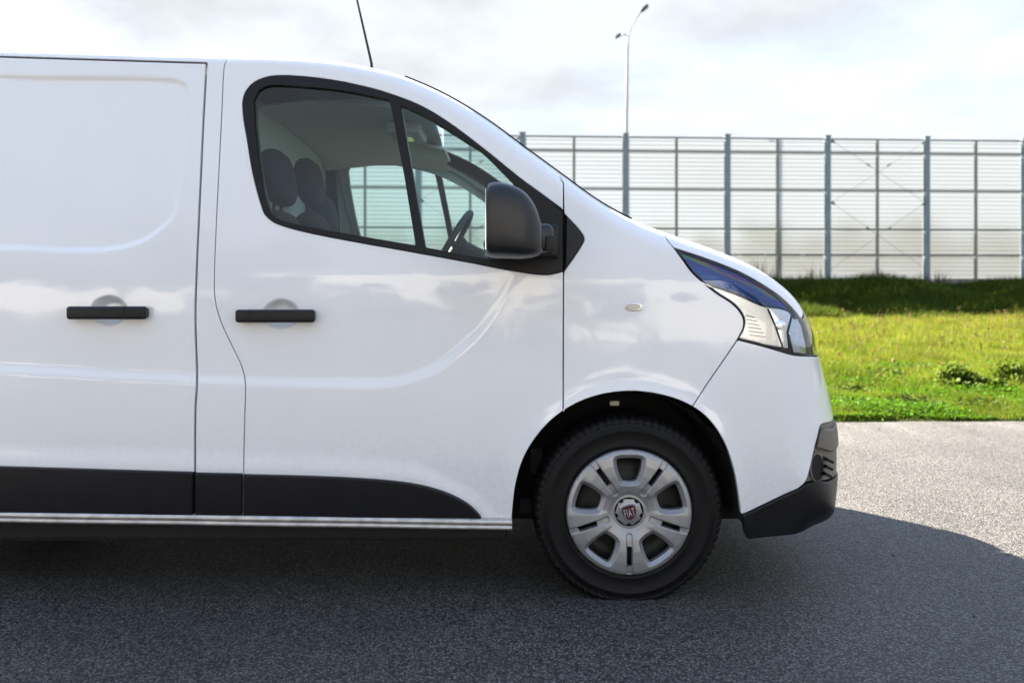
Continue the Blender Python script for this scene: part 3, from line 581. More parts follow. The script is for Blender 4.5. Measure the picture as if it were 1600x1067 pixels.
# aluminium sill strip, two rolled beads
def strip(name, rows_, mat):
    Vv = []; xs_ = np.linspace(-2.25, 0.0, 60)
    for x_ in xs_:
        zt = np.interp(x_, [-2.25, -1.83, 0.0], [.330, .327, .300])
        for (y_, dz) in rows_: Vv.append((x_, y_ + .0015 * math.sin(x_ * 9), zt + dz))
    k = len(rows_); ii = np.arange(len(xs_) - 1)[:, None] * k + np.arange(k - 1)
    Qv = np.stack([ii, ii + 1, ii + 1 + k, ii + k], -1).reshape(-1, 4); ends = [tuple(range(k - 1, -1, -1))]
    me = mesh_np(name, Vv, None, Qv); o = link(name, me, mat, van, smooth=True); mirrored.append(o); return o
strip('sill_strip', [(.05, .002), (.002, .002), (-.004, -.002), (-.006, -.010), (-.004, -.018), (.002, -.021), (.003, -.023), (-.001, -.026), (-.002, -.031), (.002, -.037), (.05, -.039)], 'aluminium')

# door handles
def handle(c, parent, lock_right):
    h = link('door_handle', box_mesh('door_handle', (c[0] + (0.0), S(c[0] - .2, c[1])[0] - .026, c[1] - .004), (.281, .030, .046), .010, None, 4), 'black_plastic', parent)
    for p_ in h.data.polygons: p_.use_smooth = True
    lx = c[0] + (.068 if lock_right else -.090)
    link('lock_cap_joint', box_mesh('lock_cap_joint', (lx, S(c[0] - .2, c[1])[0] - .0268, c[1] - .004), (.0016, .0300, .0455), .004), 'shell_black', h)
    for s_ in (-1, 1): link('handle_mount', box_mesh('handle_mount', (c[0] + s_ * .115, S(c[0] - .2, c[1])[0] - .003, c[1] - .004), (.045, .035, .036), .006), 'black_plastic', h)
handle(flat([(168.5, 487)], -.01)[0], sliding_door, True); handle(flat([(431, 492)], -.01)[0], front_door, False)

# side repeater lamp
rp = U([(975.5, 479), (979, 473.5), (990, 472.3), (1001, 473.5), (1004.5, 479), (1001, 485), (990, 486.2), (979, 485)])
side_lamp = panel('side_repeater', rp, 'chrome', van, lift=.004, gap=0, rollr=.003, depth=.012, grid=.008, step=.004)
panel('amber_lens', (rp - rp.mean(0)) * .72 + rp.mean(0), simple('repeater_lens', (.62, .58, .52), .15, coat=1), side_lamp, lift=.006, gap=0, rollr=.002, depth=.004, grid=.008, step=.004)

# ribbons across the body: roof, windscreen, bonnet, nose
LY = S(LX, LZ)
def ribbon(name, a, b, mat, crown, nv=24, parent=van, push=0.0):
    i = int(np.argmin((LX - a[0]) ** 2 + (LZ - a[1]) ** 2)); j = int(np.argmin((LX - b[0]) ** 2 + (LZ - b[1]) ** 2)); sel = np.arange(i, j + 1, 2); sel = sel if sel[-1] == j else np.append(sel, j)
    t = np.gradient(LINE[:, :2], axis=0); t /= np.linalg.norm(t, axis=1, keepdims=True); nn = np.stack([-t[:, 1], t[:, 0]], 1)[sel]
    v = np.linspace(0, 1, nv + 1); c = crown * (1 - (2 * v - 1) ** 2) + push
    X = LX[sel][:, None] + nn[:, :1] * c; Z = LZ[sel][:, None] + nn[:, 1:] * c; Y = LY[sel][:, None] + (W - 2 * LY[sel])[:, None] * v
    k = nv + 1; ii = np.arange(len(sel) - 1)[:, None] * k + np.arange(nv); Qv = np.stack([ii, ii + k, ii + 1 + k, ii + 1], -1).reshape(-1, 4)
    return link(name, mesh_np(name, np.stack([X, Y, Z], -1), None, Qv), mat, parent, smooth=True)
wt, wb = (-.39, 1.924), (.447, 1.384)
ribbon('rear_doors', (-3.62, 1.1), (-3.60, 1.85), 'white_paint', .03); roof = ribbon('roof', (-3.60, 1.85), wt, 'white_paint', .035)
ribbon('windscreen', wt, wb, 'window_glass', .07)
bt = ribbon('bonnet_top', wb, hl_top, 'white_paint', .03, parent=bonnet); ribbon('grille', hl_top, hl_bot, 'black_plastic', .05)
ribbon('bumper_front', hl_bot, b_up, 'white_paint', .04, parent=bumper); ribbon('bumper_front_lower', b_up, lip_end, 'black_plastic', .035, parent=bumper)
link('rear_doors_lower', box_mesh('rear_doors_lower', (-3.58, .98, .72), (.06, 1.62, .78), .02), 'white_paint', van)
for s_ in (0, 1):                                          # black seal along the windscreen edge
    i0 = int(np.argmin((LX + .41) ** 2 + (LZ - 1.93) ** 2)); i1 = int(np.argmin((LX - .455) ** 2 + (LZ - 1.38) ** 2))
    t = np.gradient(LINE[:, :2], axis=0); t /= np.linalg.norm(t, axis=1, keepdims=True)
    link('windscreen_seal', tube_mesh('windscreen_seal', [(LX[i] - t[i, 1] * .006, LY[i] - .03 if s_ == 0 else W - LY[i] + .03, LZ[i] + t[i, 0] * .006) for i in range(i0, i1 + 1, 3)], .0030, 8), 'gasket', van)
# underbody
link('underbody', box_mesh('underbody', (-1.25, .98, .28), (4.6, 1.10, .20), .02), 'shell_black', van)
for s_ in (.235, 1.725): link('sill_beam', box_mesh('sill_beam', (-1.12, s_, .285), (2.2, .34, .17), .02), 'shell_black', van)
link('engine_bay', box_mesh('engine_bay', (.62, .98, .72), (.95, 1.1, .70), .05), 'shell_black', van)
link('nose_floor', box_mesh('nose_floor', (1.06, .98, .275), (.30, 1.24, .06), .01), 'shell_black', van)
link('cargo_floor', box_mesh('cargo_floor', (-2.3, .98, .55), (2.4, 1.7, .06)), 'shell_black', van)

# wheel arch liners
wc = Vector(((983 - CX) / F * (D + .03), 0.03, 0.320))
def liner(cx, cz, r, y0, y1, name='arch_liner'):
    n_ = 40; Vv = []; Qv = []
    prof = [(y0, r), (y0 + .10, r - .006), (y1 - .03, r - .01), (y1, r - .05), (y1, .02)]
    for i in range(n_ + 1):
        t = -0.12 + (math.pi + .24) * i / n_
        rib = .006 * math.sin(i * 2.1)
        for (y_, r_) in prof: Vv.append((cx + (r_ + rib) * math.cos(t), y_, cz + (r_ + rib) * math.sin(t)))
    k = len(prof)
    for i in range(n_):
        for j in range(k - 1): Qv.append((i * k + j, i * k + j + 1, (i + 1) * k + j + 1, (i + 1) * k + j))
    return mesh_np(name, Vv, None, Qv)
ac = ARCH.mean(0); acx = (ARCH[0, 0] + ARCH[-1, 0]) / 2
for nm, (cx, cz, r_) in dict(f=(acx, .338, .418), r=(-2.674, .33, .41)).items():
    o = link('wheel_arch_liner', liner(cx, cz, r_, .018, .40), 'shell_black', van, smooth=True); mirrored.append(o)
q = flat([(959, 627)], .2)[0]; link('arch_clip', box_mesh('arch_clip', (q[0], .18, q[1] - .004), (.036, .02, .018), .004), simple('clip_cream', (.62, .60, .48), .5), van)
for k_, (px, py, w_, h_) in enumerate(((838, 720, .05, .10), (822, 790, .05, .06))):
    q = flat([(px, py)], .22)[0]; link('arch_bracket', box_mesh('arch_bracket', (q[0], .22, q[1]), (w_, .02, h_), .005), 'shell_black', van)

# ------------------------------------------------------------------ wheel
wheel = empty('front_wheel'); wheel.parent = van; wheel.location = wc - Vector(van.location)
def lathe(name, prof, seg, mod=None):
    Vv = np.empty((seg, len(prof), 3)); 
    for i in range(seg):
        t = 2 * math.pi * i / seg
        for j, (r_, y_) in enumerate(prof):
            rr = r_ - (mod(i, j) if mod else 0); Vv[i, j] = (rr * math.cos(t), y_, rr * math.sin(t))
    k = len(prof); Qv = []
    for i in range(seg):
        for j in range(k - 1): Qv.append((i * k + j, i * k + j + 1, ((i + 1) % seg) * k + j + 1, ((i + 1) % seg) * k + j))
    return Vv.reshape(-1, 3), np.array(Qv)
tp_ = [(.205, .022), (.222, .012), (.226, .004), (.234, .003), (.236, .0005), (.240, .0005), (.243, .003), (.262, -.002), (.281, -.0015), (.283, -.003), (.287, -.003), (.289, -.0005), (.300, .004), (.309, .009), (.311, .008), (.322, .014), (.330, .026), (.3345, .040), (.336, .058),
       (.336, .066), (.328, .069), (.328, .077), (.337, .080), (.337, .100), (.329, .103), (.329, .112), (.337, .115), (.337, .135), (.328, .138), (.328, .146), (.336, .149), (.335, .175), (.328, .192), (.31, .205), (.26, .214), (.215, .196)]
sh_j = set(range(14, 20)); sh_k = set(range(30, 33)); ce = set(range(22, 30))
def tmod(i, j):
    if j in sh_j: return .0075 * (1.0 if i % 5 == 0 else 0) * (0.55 if j == 14 else 1)
    if j in sh_k and (i + 2) % 5 == 0: return .0075
    if j in ce and (i + j) % 7 == 0: return .006
    return 0
Vt, Qt = lathe('tyre', tp_, 360, tmod); Vt[:, 2] = np.maximum(Vt[:, 2], -.320 + .0005)
Vt[:, [0, 2]] *= 1 + .036 * np.clip((np.hypot(Vt[:, :1], Vt[:, 2:]) - .22) / .08, 0, 1); Vt[:, 2] = np.maximum(Vt[:, 2], -.3195); low = Vt[:, 2] < -.29; Vt[low, 1] -= (.005 * np.clip((-.29 - Vt[low, 2]) / .03, 0, 1) * np.sign(.1 - Vt[low, 1]) * (np.abs(Vt[low, 1] - .108) > .05))
me = mesh_np('tyre', Vt, None, Qt); tyre = link('tyre', me, 'rubber', wheel, loc=wc, smooth=True)
Vr, Qr = lathe('rim', [(.205, .02), (.200, .03), (.195, .06), (.150, .065), (.120, .050), (.06, .055), (.055, .05), (.001, .05)], 72)
link('rim', mesh_np('rim', Vr, None, Qr), 'steel_dark', wheel, loc=wc, smooth=True)
Vr, Qr = lathe('brake', [(.19, .07), (.19, .19), (.05, .19)], 48); link('rim_barrel', mesh_np('rim_barrel', Vr, None, Qr), 'shell_black', wheel, loc=wc, smooth=True)
RH = .2265
def rot2(P, a): c, s = math.cos(a), math.sin(a); P = np.asarray(P); return np.stack([P[:, 0] * c - P[:, 1] * s, P[:, 0] * s + P[:, 1] * c], 1)
hole0 = catmull([(.192, -.041), (.1955, 0), (.192, .041), (.183, .0455), (.150, .0395), (.122, .029), (.113, .022), (.1105, 0), (.113, -.022), (.122, -.029), (.150, -.0395), (.183, -.0455)], 6, True)
slot0 = np.array([(.193, -.0085), (.193, .0085), (.123, .0085), (.123, -.0085)]); groove0 = np.array([(.224, -.0115), (.224, .0115), (.082, .0115), (.076, .007), (.076, -.007), (.082, -.0115)])
HOLES = [rot2(hole0, R(90 + 72 * k)) for k in range(5)]; SLOTS = [rot2(slot0, R(54 + 72 * k)) for k in range(5)]; GROOVES = [rot2(groove0, R(54 + 72 * k)) for k in range(5)]
def Hcap(x, z):
    x = np.asarray(x, float); z = np.asarray(z, float); r_ = np.hypot(x, z)
    y = np.interp(r_, [0, .04, .062, .075, .10, .14, .18, .21, .222, .2265], [.004, .004, .006, .000, -.006, -.010, -.010, -.006, -.001, .006])
    for P in HOLES: sd = sdist(x, z, P); y = y + .015 * np.clip(1 - np.maximum(sd, 0) / .0135, 0, 1) ** .9
    for P in GROOVES: sd = sdist(x, z, P); y = y + .0075 * sstep(-sd / .0035 + .2)
    a = np.arctan2(z, x); ph = (a - R(90)) / R(72); ph = np.abs(ph - np.round(ph)) * R(72)
    y = y - .003 * sstep((r_ - .07) / .03) * sstep((ph - R(12)) / R(10)) 
    return y
def Hg(x, z):
    e = .0006; y = Hcap(x, z); gx = (Hcap(x + e, z) - Hcap(x - e, z)) / (2 * e); gz = (Hcap(x, z + e) - Hcap(x, z - e)) / (2 * e)
    n_ = np.stack([gx, -np.ones_like(gx), gz], 1); return y, n_ / np.linalg.norm(n_, axis=1, keepdims=True)
circ = lambda r_, n_=120: np.array([(r_ * math.cos(t), r_ * math.sin(t)) for t in np.linspace(0, 2 * math.pi, n_, endpoint=False)])
hub_hole = circ(.053, 60)
hc = panel('wheel_trim', circ(RH), 'silver', None, holes=HOLES + SLOTS + [hub_hole], surf=Hg, grid=.0032, gap=0, rollr=.0015, depth=.024, step=.005, rows=False)
hc.parent = wheel; hc.location = (0, -.004, 0)
gear = []
for k_ in range(5):
    a0 = 54 + 72 * k_
    gear += [(.0415, a0 - 8), (.0415, a0 + 8), (.0505, a0 + 11), (.0505, a0 + 61)]
gear = np.array([(r_ * math.cos(R(a)), r_ * math.sin(R(a))) for r_, a in gear])
def Cg(x, z):
    r_ = np.hypot(x, z); y = .004 + 1.2 * r_ ** 2 * 2; n_ = np.stack([4.8 * np.asarray(x), -np.ones_like(r_), 4.8 * np.asarray(z)], 1); return y, n_ / np.linalg.norm(n_, axis=1, keepdims=True)
cc = panel('centre_cap', gear, 'silver', None, surf=Cg, grid=.006, gap=0, rollr=.002, depth=.02, step=.004, rows=False); cc.parent = wheel; cc.location = (0, -.006, 0)
bk = lathe('cap_back', [(.06, .012), (.001, .012)], 48); o = link('cap_recess', mesh_np('cap_recess', bk[0], None, bk[1]), 'shell_black', wheel, loc=wc)
shield = rot2(catmull([(-.022, .024), (0, .0275), (.022, .024), (.0255, .012), (.024, -.004), (.016, -.019), (0, -.0275), (-.016, -.019), (-.024, -.004), (-.0255, .012)], 6, True), R(14))
fl_ = lambda x, z: (np.zeros(len(x)), np.tile([0.0, -1, 0], (len(x), 1)))
e1 = panel('emblem_ring', shield * 1.17, 'chrome', None, surf=fl_, grid=.008, gap=0, rollr=.0015, depth=.008, step=.003, rows=False); e1.parent = wheel; e1.location = (0, -.0085, 0)
e2 = panel('emblem', shield * .96, 'emblem_red', None, surf=fl_, grid=.008, gap=0, rollr=.001, depth=.003, step=.003, rows=False); e2.parent = wheel; e2.location = (0, -.0100, 0)
fc = bpy.data.curves.new('lettering', 'FONT'); fc.body = 'FIAT'; fc.size = .030; fc.extrude = .0006; fc.align_x = 'CENTER'; fc.align_y = 'CENTER'; fc.space_character = 1.18
to = bpy.data.objects.new('tmp', fc); col.objects.link(to); dg = bpy.context.evaluated_depsgraph_get(); tm = bpy.data.meshes.new_from_object(to.evaluated_get(dg)); bpy.data.objects.remove(to)
tv = np.array([v.co[:] for v in tm.vertices]); tv[:, :2] -= (tv[:, :2].max(0) + tv[:, :2].min(0)) / 2; tv[:, 0] *= .038 / np.ptp(tv[:, 0]); tv[:, 1] *= .029 / np.ptp(tv[:, 1])
tm.vertices.foreach_set('co', tv.astype(np.float32).ravel()); tm.update(); tm.materials.clear()
lt_ = link('emblem_lettering', tm, 'emblem_letters', wheel, loc=wc + Vector((0, -.0112, 0))); lt_.rotation_euler = (R(90), R(-14), 0)
def wheel_copy(name, x, y, turn):
    c = copy_tree(wheel, van); c.name = name; c.location = Vector((x, y, wc.z)) - Vector(van.location); c.rotation_euler = (0, 0, math.pi if turn else 0); return c
wheel_copy('front_wheel', wc.x, W - wc.y, True); wheel_copy('rear_wheel', -2.674, wc.y, False); wheel_copy('rear_wheel', -2.674, W - wc.y, True)

# ------------------------------------------------------------------ door mirror
def loft(name, st, seg=40, ex=3.2):
    Vv = []; Qv = []; Tv = []
    for (x_, yc, zc, hy, hz, e_) in st:
        for k in range(seg):
            t = 2 * math.pi * k / seg; c, s = math.cos(t), math.sin(t)
            Vv.append((x_, yc + hy * math.copysign(abs(c) ** (2 / e_), c), zc + hz * math.copysign(abs(s) ** (2 / e_), s)))
    for i in range(len(st) - 1):
        for k in range(seg): Qv.append((i * seg + k, i * seg + (k + 1) % seg, (i + 1) * seg + (k + 1) % seg, (i + 1) * seg + k))
    for i in (0, len(st) - 1):
        c = len(Vv); Vv.append((st[i][0], st[i][1], st[i][2]))
        for k in range(seg): Tv.append((c, i * seg + k, i * seg + (k + 1) % seg))
    me = mesh_np(name, Vv, Tv, Qv); bm = bmesh.new(); bm.from_mesh(me); bmesh.ops.recalc_face_normals(bm, faces=bm.faces); bm.to_mesh(me); bm.free(); return me
ym = -.165; scm = (D + ym - .07) / F
def mst(px, y0, y1, hy, e_=4.0, dy=0.0): return ((px - CX) * scm, ym + dy, CH - ((y0 + y1) / 2 - HZ) * scm, hy, (y1 - y0) / 2 * scm, e_)
mirror = empty('door_mirror'); mirror.parent = van; mirror.location = Vector((-.03, -.1, 1.2)) - Vector(van.location)
st = [mst(763.5, 300, 388, .100), mst(761, 294, 392, .108), mst(760.3, 290, 396, .112), mst(762, 286.5, 399, .116), mst(767, 284, 401, .118), mst(776, 282.8, 402, .118), mst(788, 284, 402.2, .117), mst(800, 287.5, 402.5, .114), mst(812, 293, 403, .109), mst(823, 301, 402.5, .101), mst(832, 312, 401, .090), mst(839, 325, 399, .077), mst(845, 342, 396.5, .06), mst(848.5, 356, 393, .04), mst(849.5, 366, 386, .02)]
st = [tuple(v) for v in catmull(st, 4)]
link('mirror_housing', loft('mirror_housing', st), 'mirror_plastic', mirror, smooth=True)
gst = mst(760, 297, 390, .100); link('mirror_glass', box_mesh('mirror_glass', (gst[0] - .001, gst[1], gst[2]), (.004, .19, .20), .002), 'chrome', mirror)
bm = bmesh.new(); xa = (848 - CX) / F * (D - .06); za = CH - (373 - HZ) / F * (D - .06)
add_box(bm, Vector((xa - .022, -.075, za - .004)), (.11, .19, .098), .024, Matrix.Rotation(R(0), 3, 'X'), 4); link('mirror_arm', bm_mesh('mirror_arm', bm), 'mirror_plastic', mirror, smooth=True)
bm = bmesh.new(); add_box(bm, Vector((xa + .020, -.080, za - .024)), (.036, .185, .052), .006, None, 3); link('mirror_hinge', bm_mesh('mirror_hinge', bm), 'black_plastic', mirror, smooth=True)
bm = bmesh.new(); add_box(bm, Vector((xa + .000, -.002, za - .006)), (.12, .04, .12), .012, None, 3); link('mirror_foot', bm_mesh('mirror_foot', bm), 'black_plastic', mirror, smooth=True)
mirror2 = copy_tree(mirror, van); mirror2.scale = (1, -1, 1); mirror2.location.y = (W + .1) - van.location.y

# antenna
link('antenna', tube_mesh('antenna', [(-.655, .98, 2.045), (-.668, .98, 2.15), (-.672, .98, 2.21), (-.745, .98, 2.53), (-.80, .98, 2.76)], [.012, .008, .0065, .0045, .003], 8), 'gasket', van)

# ------------------------------------------------------------------ cab interior
ip = cat([U(resample([(372, 112), (372, 600)], 10)), U(resample([(372, 600), (820, 600)], 20))[1:], U(resample([(870, 560), (872, 315)], 10))])
topi = Lseg(uB[0], (uF[0][0] - .02, 1.6)); t = np.gradient(topi, axis=0); t /= np.linalg.norm(t, axis=1, keepdims=True); topi = topi + np.stack([t[:, 1], -t[:, 0]], 1) * .062
hole_px = cat([catmull([(400, 165), (408, 150), (428, 143), (471, 145), (537, 152), (608, 168), (668, 194), (740, 240), (800, 296)], 6), [(838, 330), (845, 350), (838, 385), (800, 410)], catmull([(755, 402), (640, 381), (520, 360), (455, 347), (430, 336), (420, 318), (408, 258), (400, 195)], 6)])
trim_out = cat([topi, ip[::-1]])
trim = panel('door_trim', trim_out, 'interior_trim', van, holes=[U(resample(hole_px, 4))], lift=-.085, gap=0, rollr=.012, depth=.02, grid=.02, rows=False)
trim.scale = (1, -1, 1); trim.location.y = W - van.location.y            # far door
panel('door_trim', trim_out, 'interior_trim', van, holes=[U(resample(cat([WO, [(868, 424), (868, 322)]]), 4))], lift=-.075, gap=0, rollr=.006, depth=.02, grid=.02, rows=False)
nv = 20; Vv = []; xs_ = np.linspace(-1.06, -.36, 16)
for x_ in xs_:
    zc = np.interp(x_, [-1.06, -.8, -.6, -.45, -.36], [1.885, 1.915, 1.915, 1.895, 1.872])
    for v_ in np.linspace(0, 1, nv + 1): Vv.append((x_, .215 + (W - .43) * v_, zc - .075 * abs(2 * v_ - 1) ** 5))
ii = np.arange(len(xs_) - 1)[:, None] * (nv + 1) + np.arange(nv); Qv = np.stack([ii, ii + 1, ii + nv + 2, ii + nv + 1], -1).reshape(-1, 4)
hlr = link('roof_lining', mesh_np('roof_lining', Vv, None, Qv), 'headliner', van, smooth=True)
link('overhead_console', box_mesh('overhead_console', (-.50, .98, 1.875), (.16, .30, .05), .015, None, 3), 'headliner', hlr, smooth=True)
link('reading_lamp', box_mesh('reading_lamp', (-.50, .98, 1.852), (.06, .12, .012), .004), 'lamp_bezel', hlr)
for y_ in (1.42,): link('sun_visor', box_mesh('sun_visor', (-.42, y_, 1.862), (.16, .38, .02), .008, Matrix.Rotation(R(12), 3, 'Y')), 'headliner', hlr, smooth=True)
bh = box_mesh('bulkhead', (-1.085, .98, 1.22), (.03, 1.58, 1.42), .01); link('bulkhead', bh, 'bulkhead', van)
for (y_, xh, zh, w_, h_) in ((.42, -.955, 1.560, .150, .115), (.86, -.935, 1.600, .140, .112), (1.46, -1.0, 1.50, .15, .115)):
    seat = empty('seat'); seat.parent = van; seat.location = Vector((-.9, y_, .6)) - Vector(van.location)
    def sup(name, c, h, e_=3.0, tilt=-10):
        st_ = []
        for k in range(9):
            u = -1 + 2 * k / 8; f_ = (1 - abs(u) ** e_) ** (1 / e_) if abs(u) < 1 else .05; st_.append((u * h[0], 0, 0, max(h[1] * f_, .01), max(h[2] * f_, .01), 3.0))
        m_ = loft(name, st_, 28); o_ = link(name, m_, 'seat_fabric', seat, loc=c, smooth=True); o_.rotation_euler = (0, R(tilt), 0); return o_
    sup('headrest', (xh, y_, zh + .02), (.055, w_, h_), 2.6)
    sup('backrest', (xh + .055, y_, zh - .44), (.085, w_ + .08, .33), 3.0)
    sup('cushion', (xh + .32, y_, .84), (.26, .23, .09), 3.0, 0)
    for s_ in (-1, 1): link('headrest_post', tube_mesh('headrest_post', [(xh - .01, y_ + s_ * .05, zh - .16), (xh, y_ + s_ * .05, zh - .02)], .007, 8), 'chrome', seat)
# dashboard, steering wheel
dash = []
prof_d = [(.34, 1.30), (.10, 1.262), (-.06, 1.255), (-.14, 1.235), (-.17, 1.18), (-.13, 1.02), (-.06, .85), (.3, .80)]
for y_ in np.linspace(.16, W - .16, 20):
    bul = .045 * math.exp(-((y_ - 1.45) / .20) ** 2)
    for (x_, z_) in prof_d: dash.append((x_ - bul * (1 if x_ < 0 else 0), y_, z_ + bul * 1.2 * (1 if -.2 < x_ < .2 else 0)))
k = len(prof_d); ii = np.arange(19)[:, None] * k + np.arange(k - 1); Qv = np.stack([ii, ii + 1, ii + 1 + k, ii + k], -1).reshape(-1, 4)
dashboard = link('dashboard', mesh_np('dashboard', dash, None, Qv), 'dash_black', van, smooth=True)
sw = empty('steering_wheel'); sw.parent = van; sc_ = Vector((-.318, 1.45, 1.375)); sw.location = sc_ - Vector(van.location)
ax = Vector((-math.cos(R(30)), 0, math.sin(R(30)))); e_1 = Vector((0, 1, 0)); e_2 = ax.cross(e_1)
ring = [sc_ + (e_1 * math.cos(t) + e_2 * math.sin(t)) * .19 for t in np.linspace(0, 2 * math.pi, 65)]
link('rim', tube_mesh('rim', ring, .0175, 12, False), 'dash_black', sw)
bm = bmesh.new(); rt = Matrix((tuple(e_1), tuple(e_2), tuple(ax))).transposed()
add_box(bm, sc_ - ax * .035, (.15, .12, .05), .02, rt, 3); link('hub', bm_mesh('hub', bm), 'dash_black', sw, smooth=True)
for s_ in (-1, 1):
    bm = bmesh.new(); add_box(bm, sc_ - ax * .02 + e_1 * s_ * .125, (.11, .035, .018), .006, rt); link('spoke', bm_mesh('spoke', bm), 'dash_black', sw)
link('column', tube_mesh('column', [sc_ - ax * .04, sc_ - ax * .24], [.05, .06], 12), 'dash_black', sw)

# far side: the same panels mirrored about the centre plane
for o in mirrored + far_glass + [lens, rainbow_refl, bez]:
    c = o.copy(); col.objects.link(c); p_ = o.parent; c.parent = van; c.scale = (1, -1, 1)
    off = Vector((0, 0, 0)); q_ = p_
    c.location = Vector((0, W, 0)) - Vector(van.location)
pk = empty('packet', (-.02, .98, 1.30)); tag(pk, 'small reddish and cream packet on the dashboard behind the door mirror', 'packet')
link('packet_body', box_mesh('packet_body', (-.115, 1.02, 1.315), (.035, .12, .07), .008), 'packet', pk); link('packet_band', box_mesh('packet_band', (-.118, 1.02, 1.345), (.036, .121, .03), .006), 'packet_red', pk)
# ------------------------------------------------------------------ noise barrier
def at(px, py, dep): return ((px - CX) / F * dep, dep - D, CH - (py - HZ) / F * dep)
bar_ = empty('noise_barrier', at(977, 440, 40)); tag(bar_, 'tall translucent noise barrier with steel posts along the top of the bank', 'barrier')
BO = Vector(at(977, 440, 40)); BO.z = 0
yaw = R(3.0); bd = Vector((math.cos(yaw), math.sin(yaw), 0)); SPC = 5.06; bz0 = 1.66
zt = lambda py: CH - (py - HZ) / F * 40.35
RAILS = [zt(v) for v in (217, 238.5, 297, 358, 398.5, 437)]
brot = Matrix.Rotation(yaw, 3, 'Z')
def bp(u, y, z): return BO + bd * u + Vector((-bd.y, bd.x, 0)) * y + Vector((0, 0, z))
def rbox(name, size, mat):                                  # shared box mesh centred on its own origin
    me = box_mesh(name, (0, 0, 0), size, min(size) * .12, brot); me.materials.append(M[mat]); return me
def put(name, me, p, parent):
    o = bpy.data.objects.new(name, me); col.objects.link(o); o.parent = parent; o.location = p - Vector(parent.location); return o
zt0 = zt(212.5); hP = zt0 - 1.2
post_m = rbox('post', (.27, .28, hP), 'steel_blue'); half_m = rbox('mullion', (.12, .10, RAILS[0] - RAILS[-1]), 'rail_steel')
rail_m = [rbox('rail', (SPC - .27, .11, .10 if i in (1, 2, 3) else .075), 'rail_steel') for i in range(6)]
pane_m = [rbox('pane', (SPC / 2 - .19, .022, RAILS[i] - RAILS[i + 1] - .12), 'acrylic') for i in range(5)]
plinth_m = rbox('plinth', (SPC - .28, .16, .75), 'concrete'); flange_m = rbox('post_cap', (.33, .34, .05), 'steel_blue')
for k in range(-8, 9):
    u = k * SPC
    put('post', post_m, bp(u, 0, 1.2 + hP / 2), bar_); put('post_cap', flange_m, bp(u, 0, zt0 + .02), bar_)
    if k == 8: break
    put('mullion', half_m, bp(u + SPC / 2, -.045, (RAILS[0] + RAILS[-1]) / 2), bar_)
    put('plinth', plinth_m, bp(u + SPC / 2, .02, RAILS[-1] - .43), bar_)
    for i in range(6): put('rail', rail_m[i], bp(u + SPC / 2, -.055, RAILS[i]), bar_)
    for i in range(5):
        for s_ in (.25, .75): put('pane', pane_m[i], bp(u + SPC * s_ + (.04 if s_ < .5 else -.04), .03, (RAILS[i] + RAILS[i + 1]) / 2), bar_)
zb1, zb2 = zt(220), zt(316)
for k in (-2, 2):
    u0, u1 = k * SPC + .15, (k + 1) * SPC - .15
    for (a, za, b, zb) in ((u0, zb1, u1, zb2), (u1, zb1, u0, zb2), (u0, zb2, u1, zt(420)), (u1, zb2, u0, zt(420))):
        p0, p1 = bp(a, -.17, za), bp(b, -.17, zb); link('brace_rod', tube_mesh('brace_rod', [p0, p1], .008, 6), 'galvanised', bar_)
        link('brace_bracket', tube_mesh('brace_bracket', [p0, p0.lerp(p1, .035)], [.075, .04], 6), 'steel_blue', bar_)
        link('turnbuckle', tube_mesh('turnbuckle', [p0.lerp(p1, .37), p0.lerp(p1, .41)], .035, 6), 'galvanised', bar_)

# ------------------------------------------------------------------ street lamp beyond the barrier
dl = 47.0; lb = Vector(at(980, 440, dl)); lb.z = 1.2
lamp = empty('street_lamp', lb); tag(lamp, 'tall double-arm street lamp rising behind the noise barrier', 'street lamp')
A = lambda px, py: Vector(at(px, py, dl))
link('pole', tube_mesh('pole', [lb, A(978.5, 216), A(980.5, 70), A(981, 58)], [.14, .105, .075, .07], 12), 'lamp_grey', lamp)
link('arm', tube_mesh('arm', [A(981, 60), A(982.5, 52), A(987, 40), A(994, 28), A(1002, 19)], [.065, .06, .055, .05, .045], 10), 'lamp_grey', lamp)
link('arm', tube_mesh('arm', [A(981, 60), A(979.5, 55.5), A(976, 54), A(972, 54.5)], [.06, .055, .05, .045], 10), 'lamp_grey', lamp)
def head(px, py, rot, L, h):
    c = A(px, py); bm = bmesh.new(); add_box(bm, c, (L, .34, h), h * .28, Matrix.Rotation(R(rot), 3, 'Y'), 3); o = link('lamp_head', bm_mesh('lamp_head', bm), 'lamp_head', lamp, smooth=True)
head(1007, 13.5, -40, .50, .20); head(966, 56.5, -28, .36, .15)

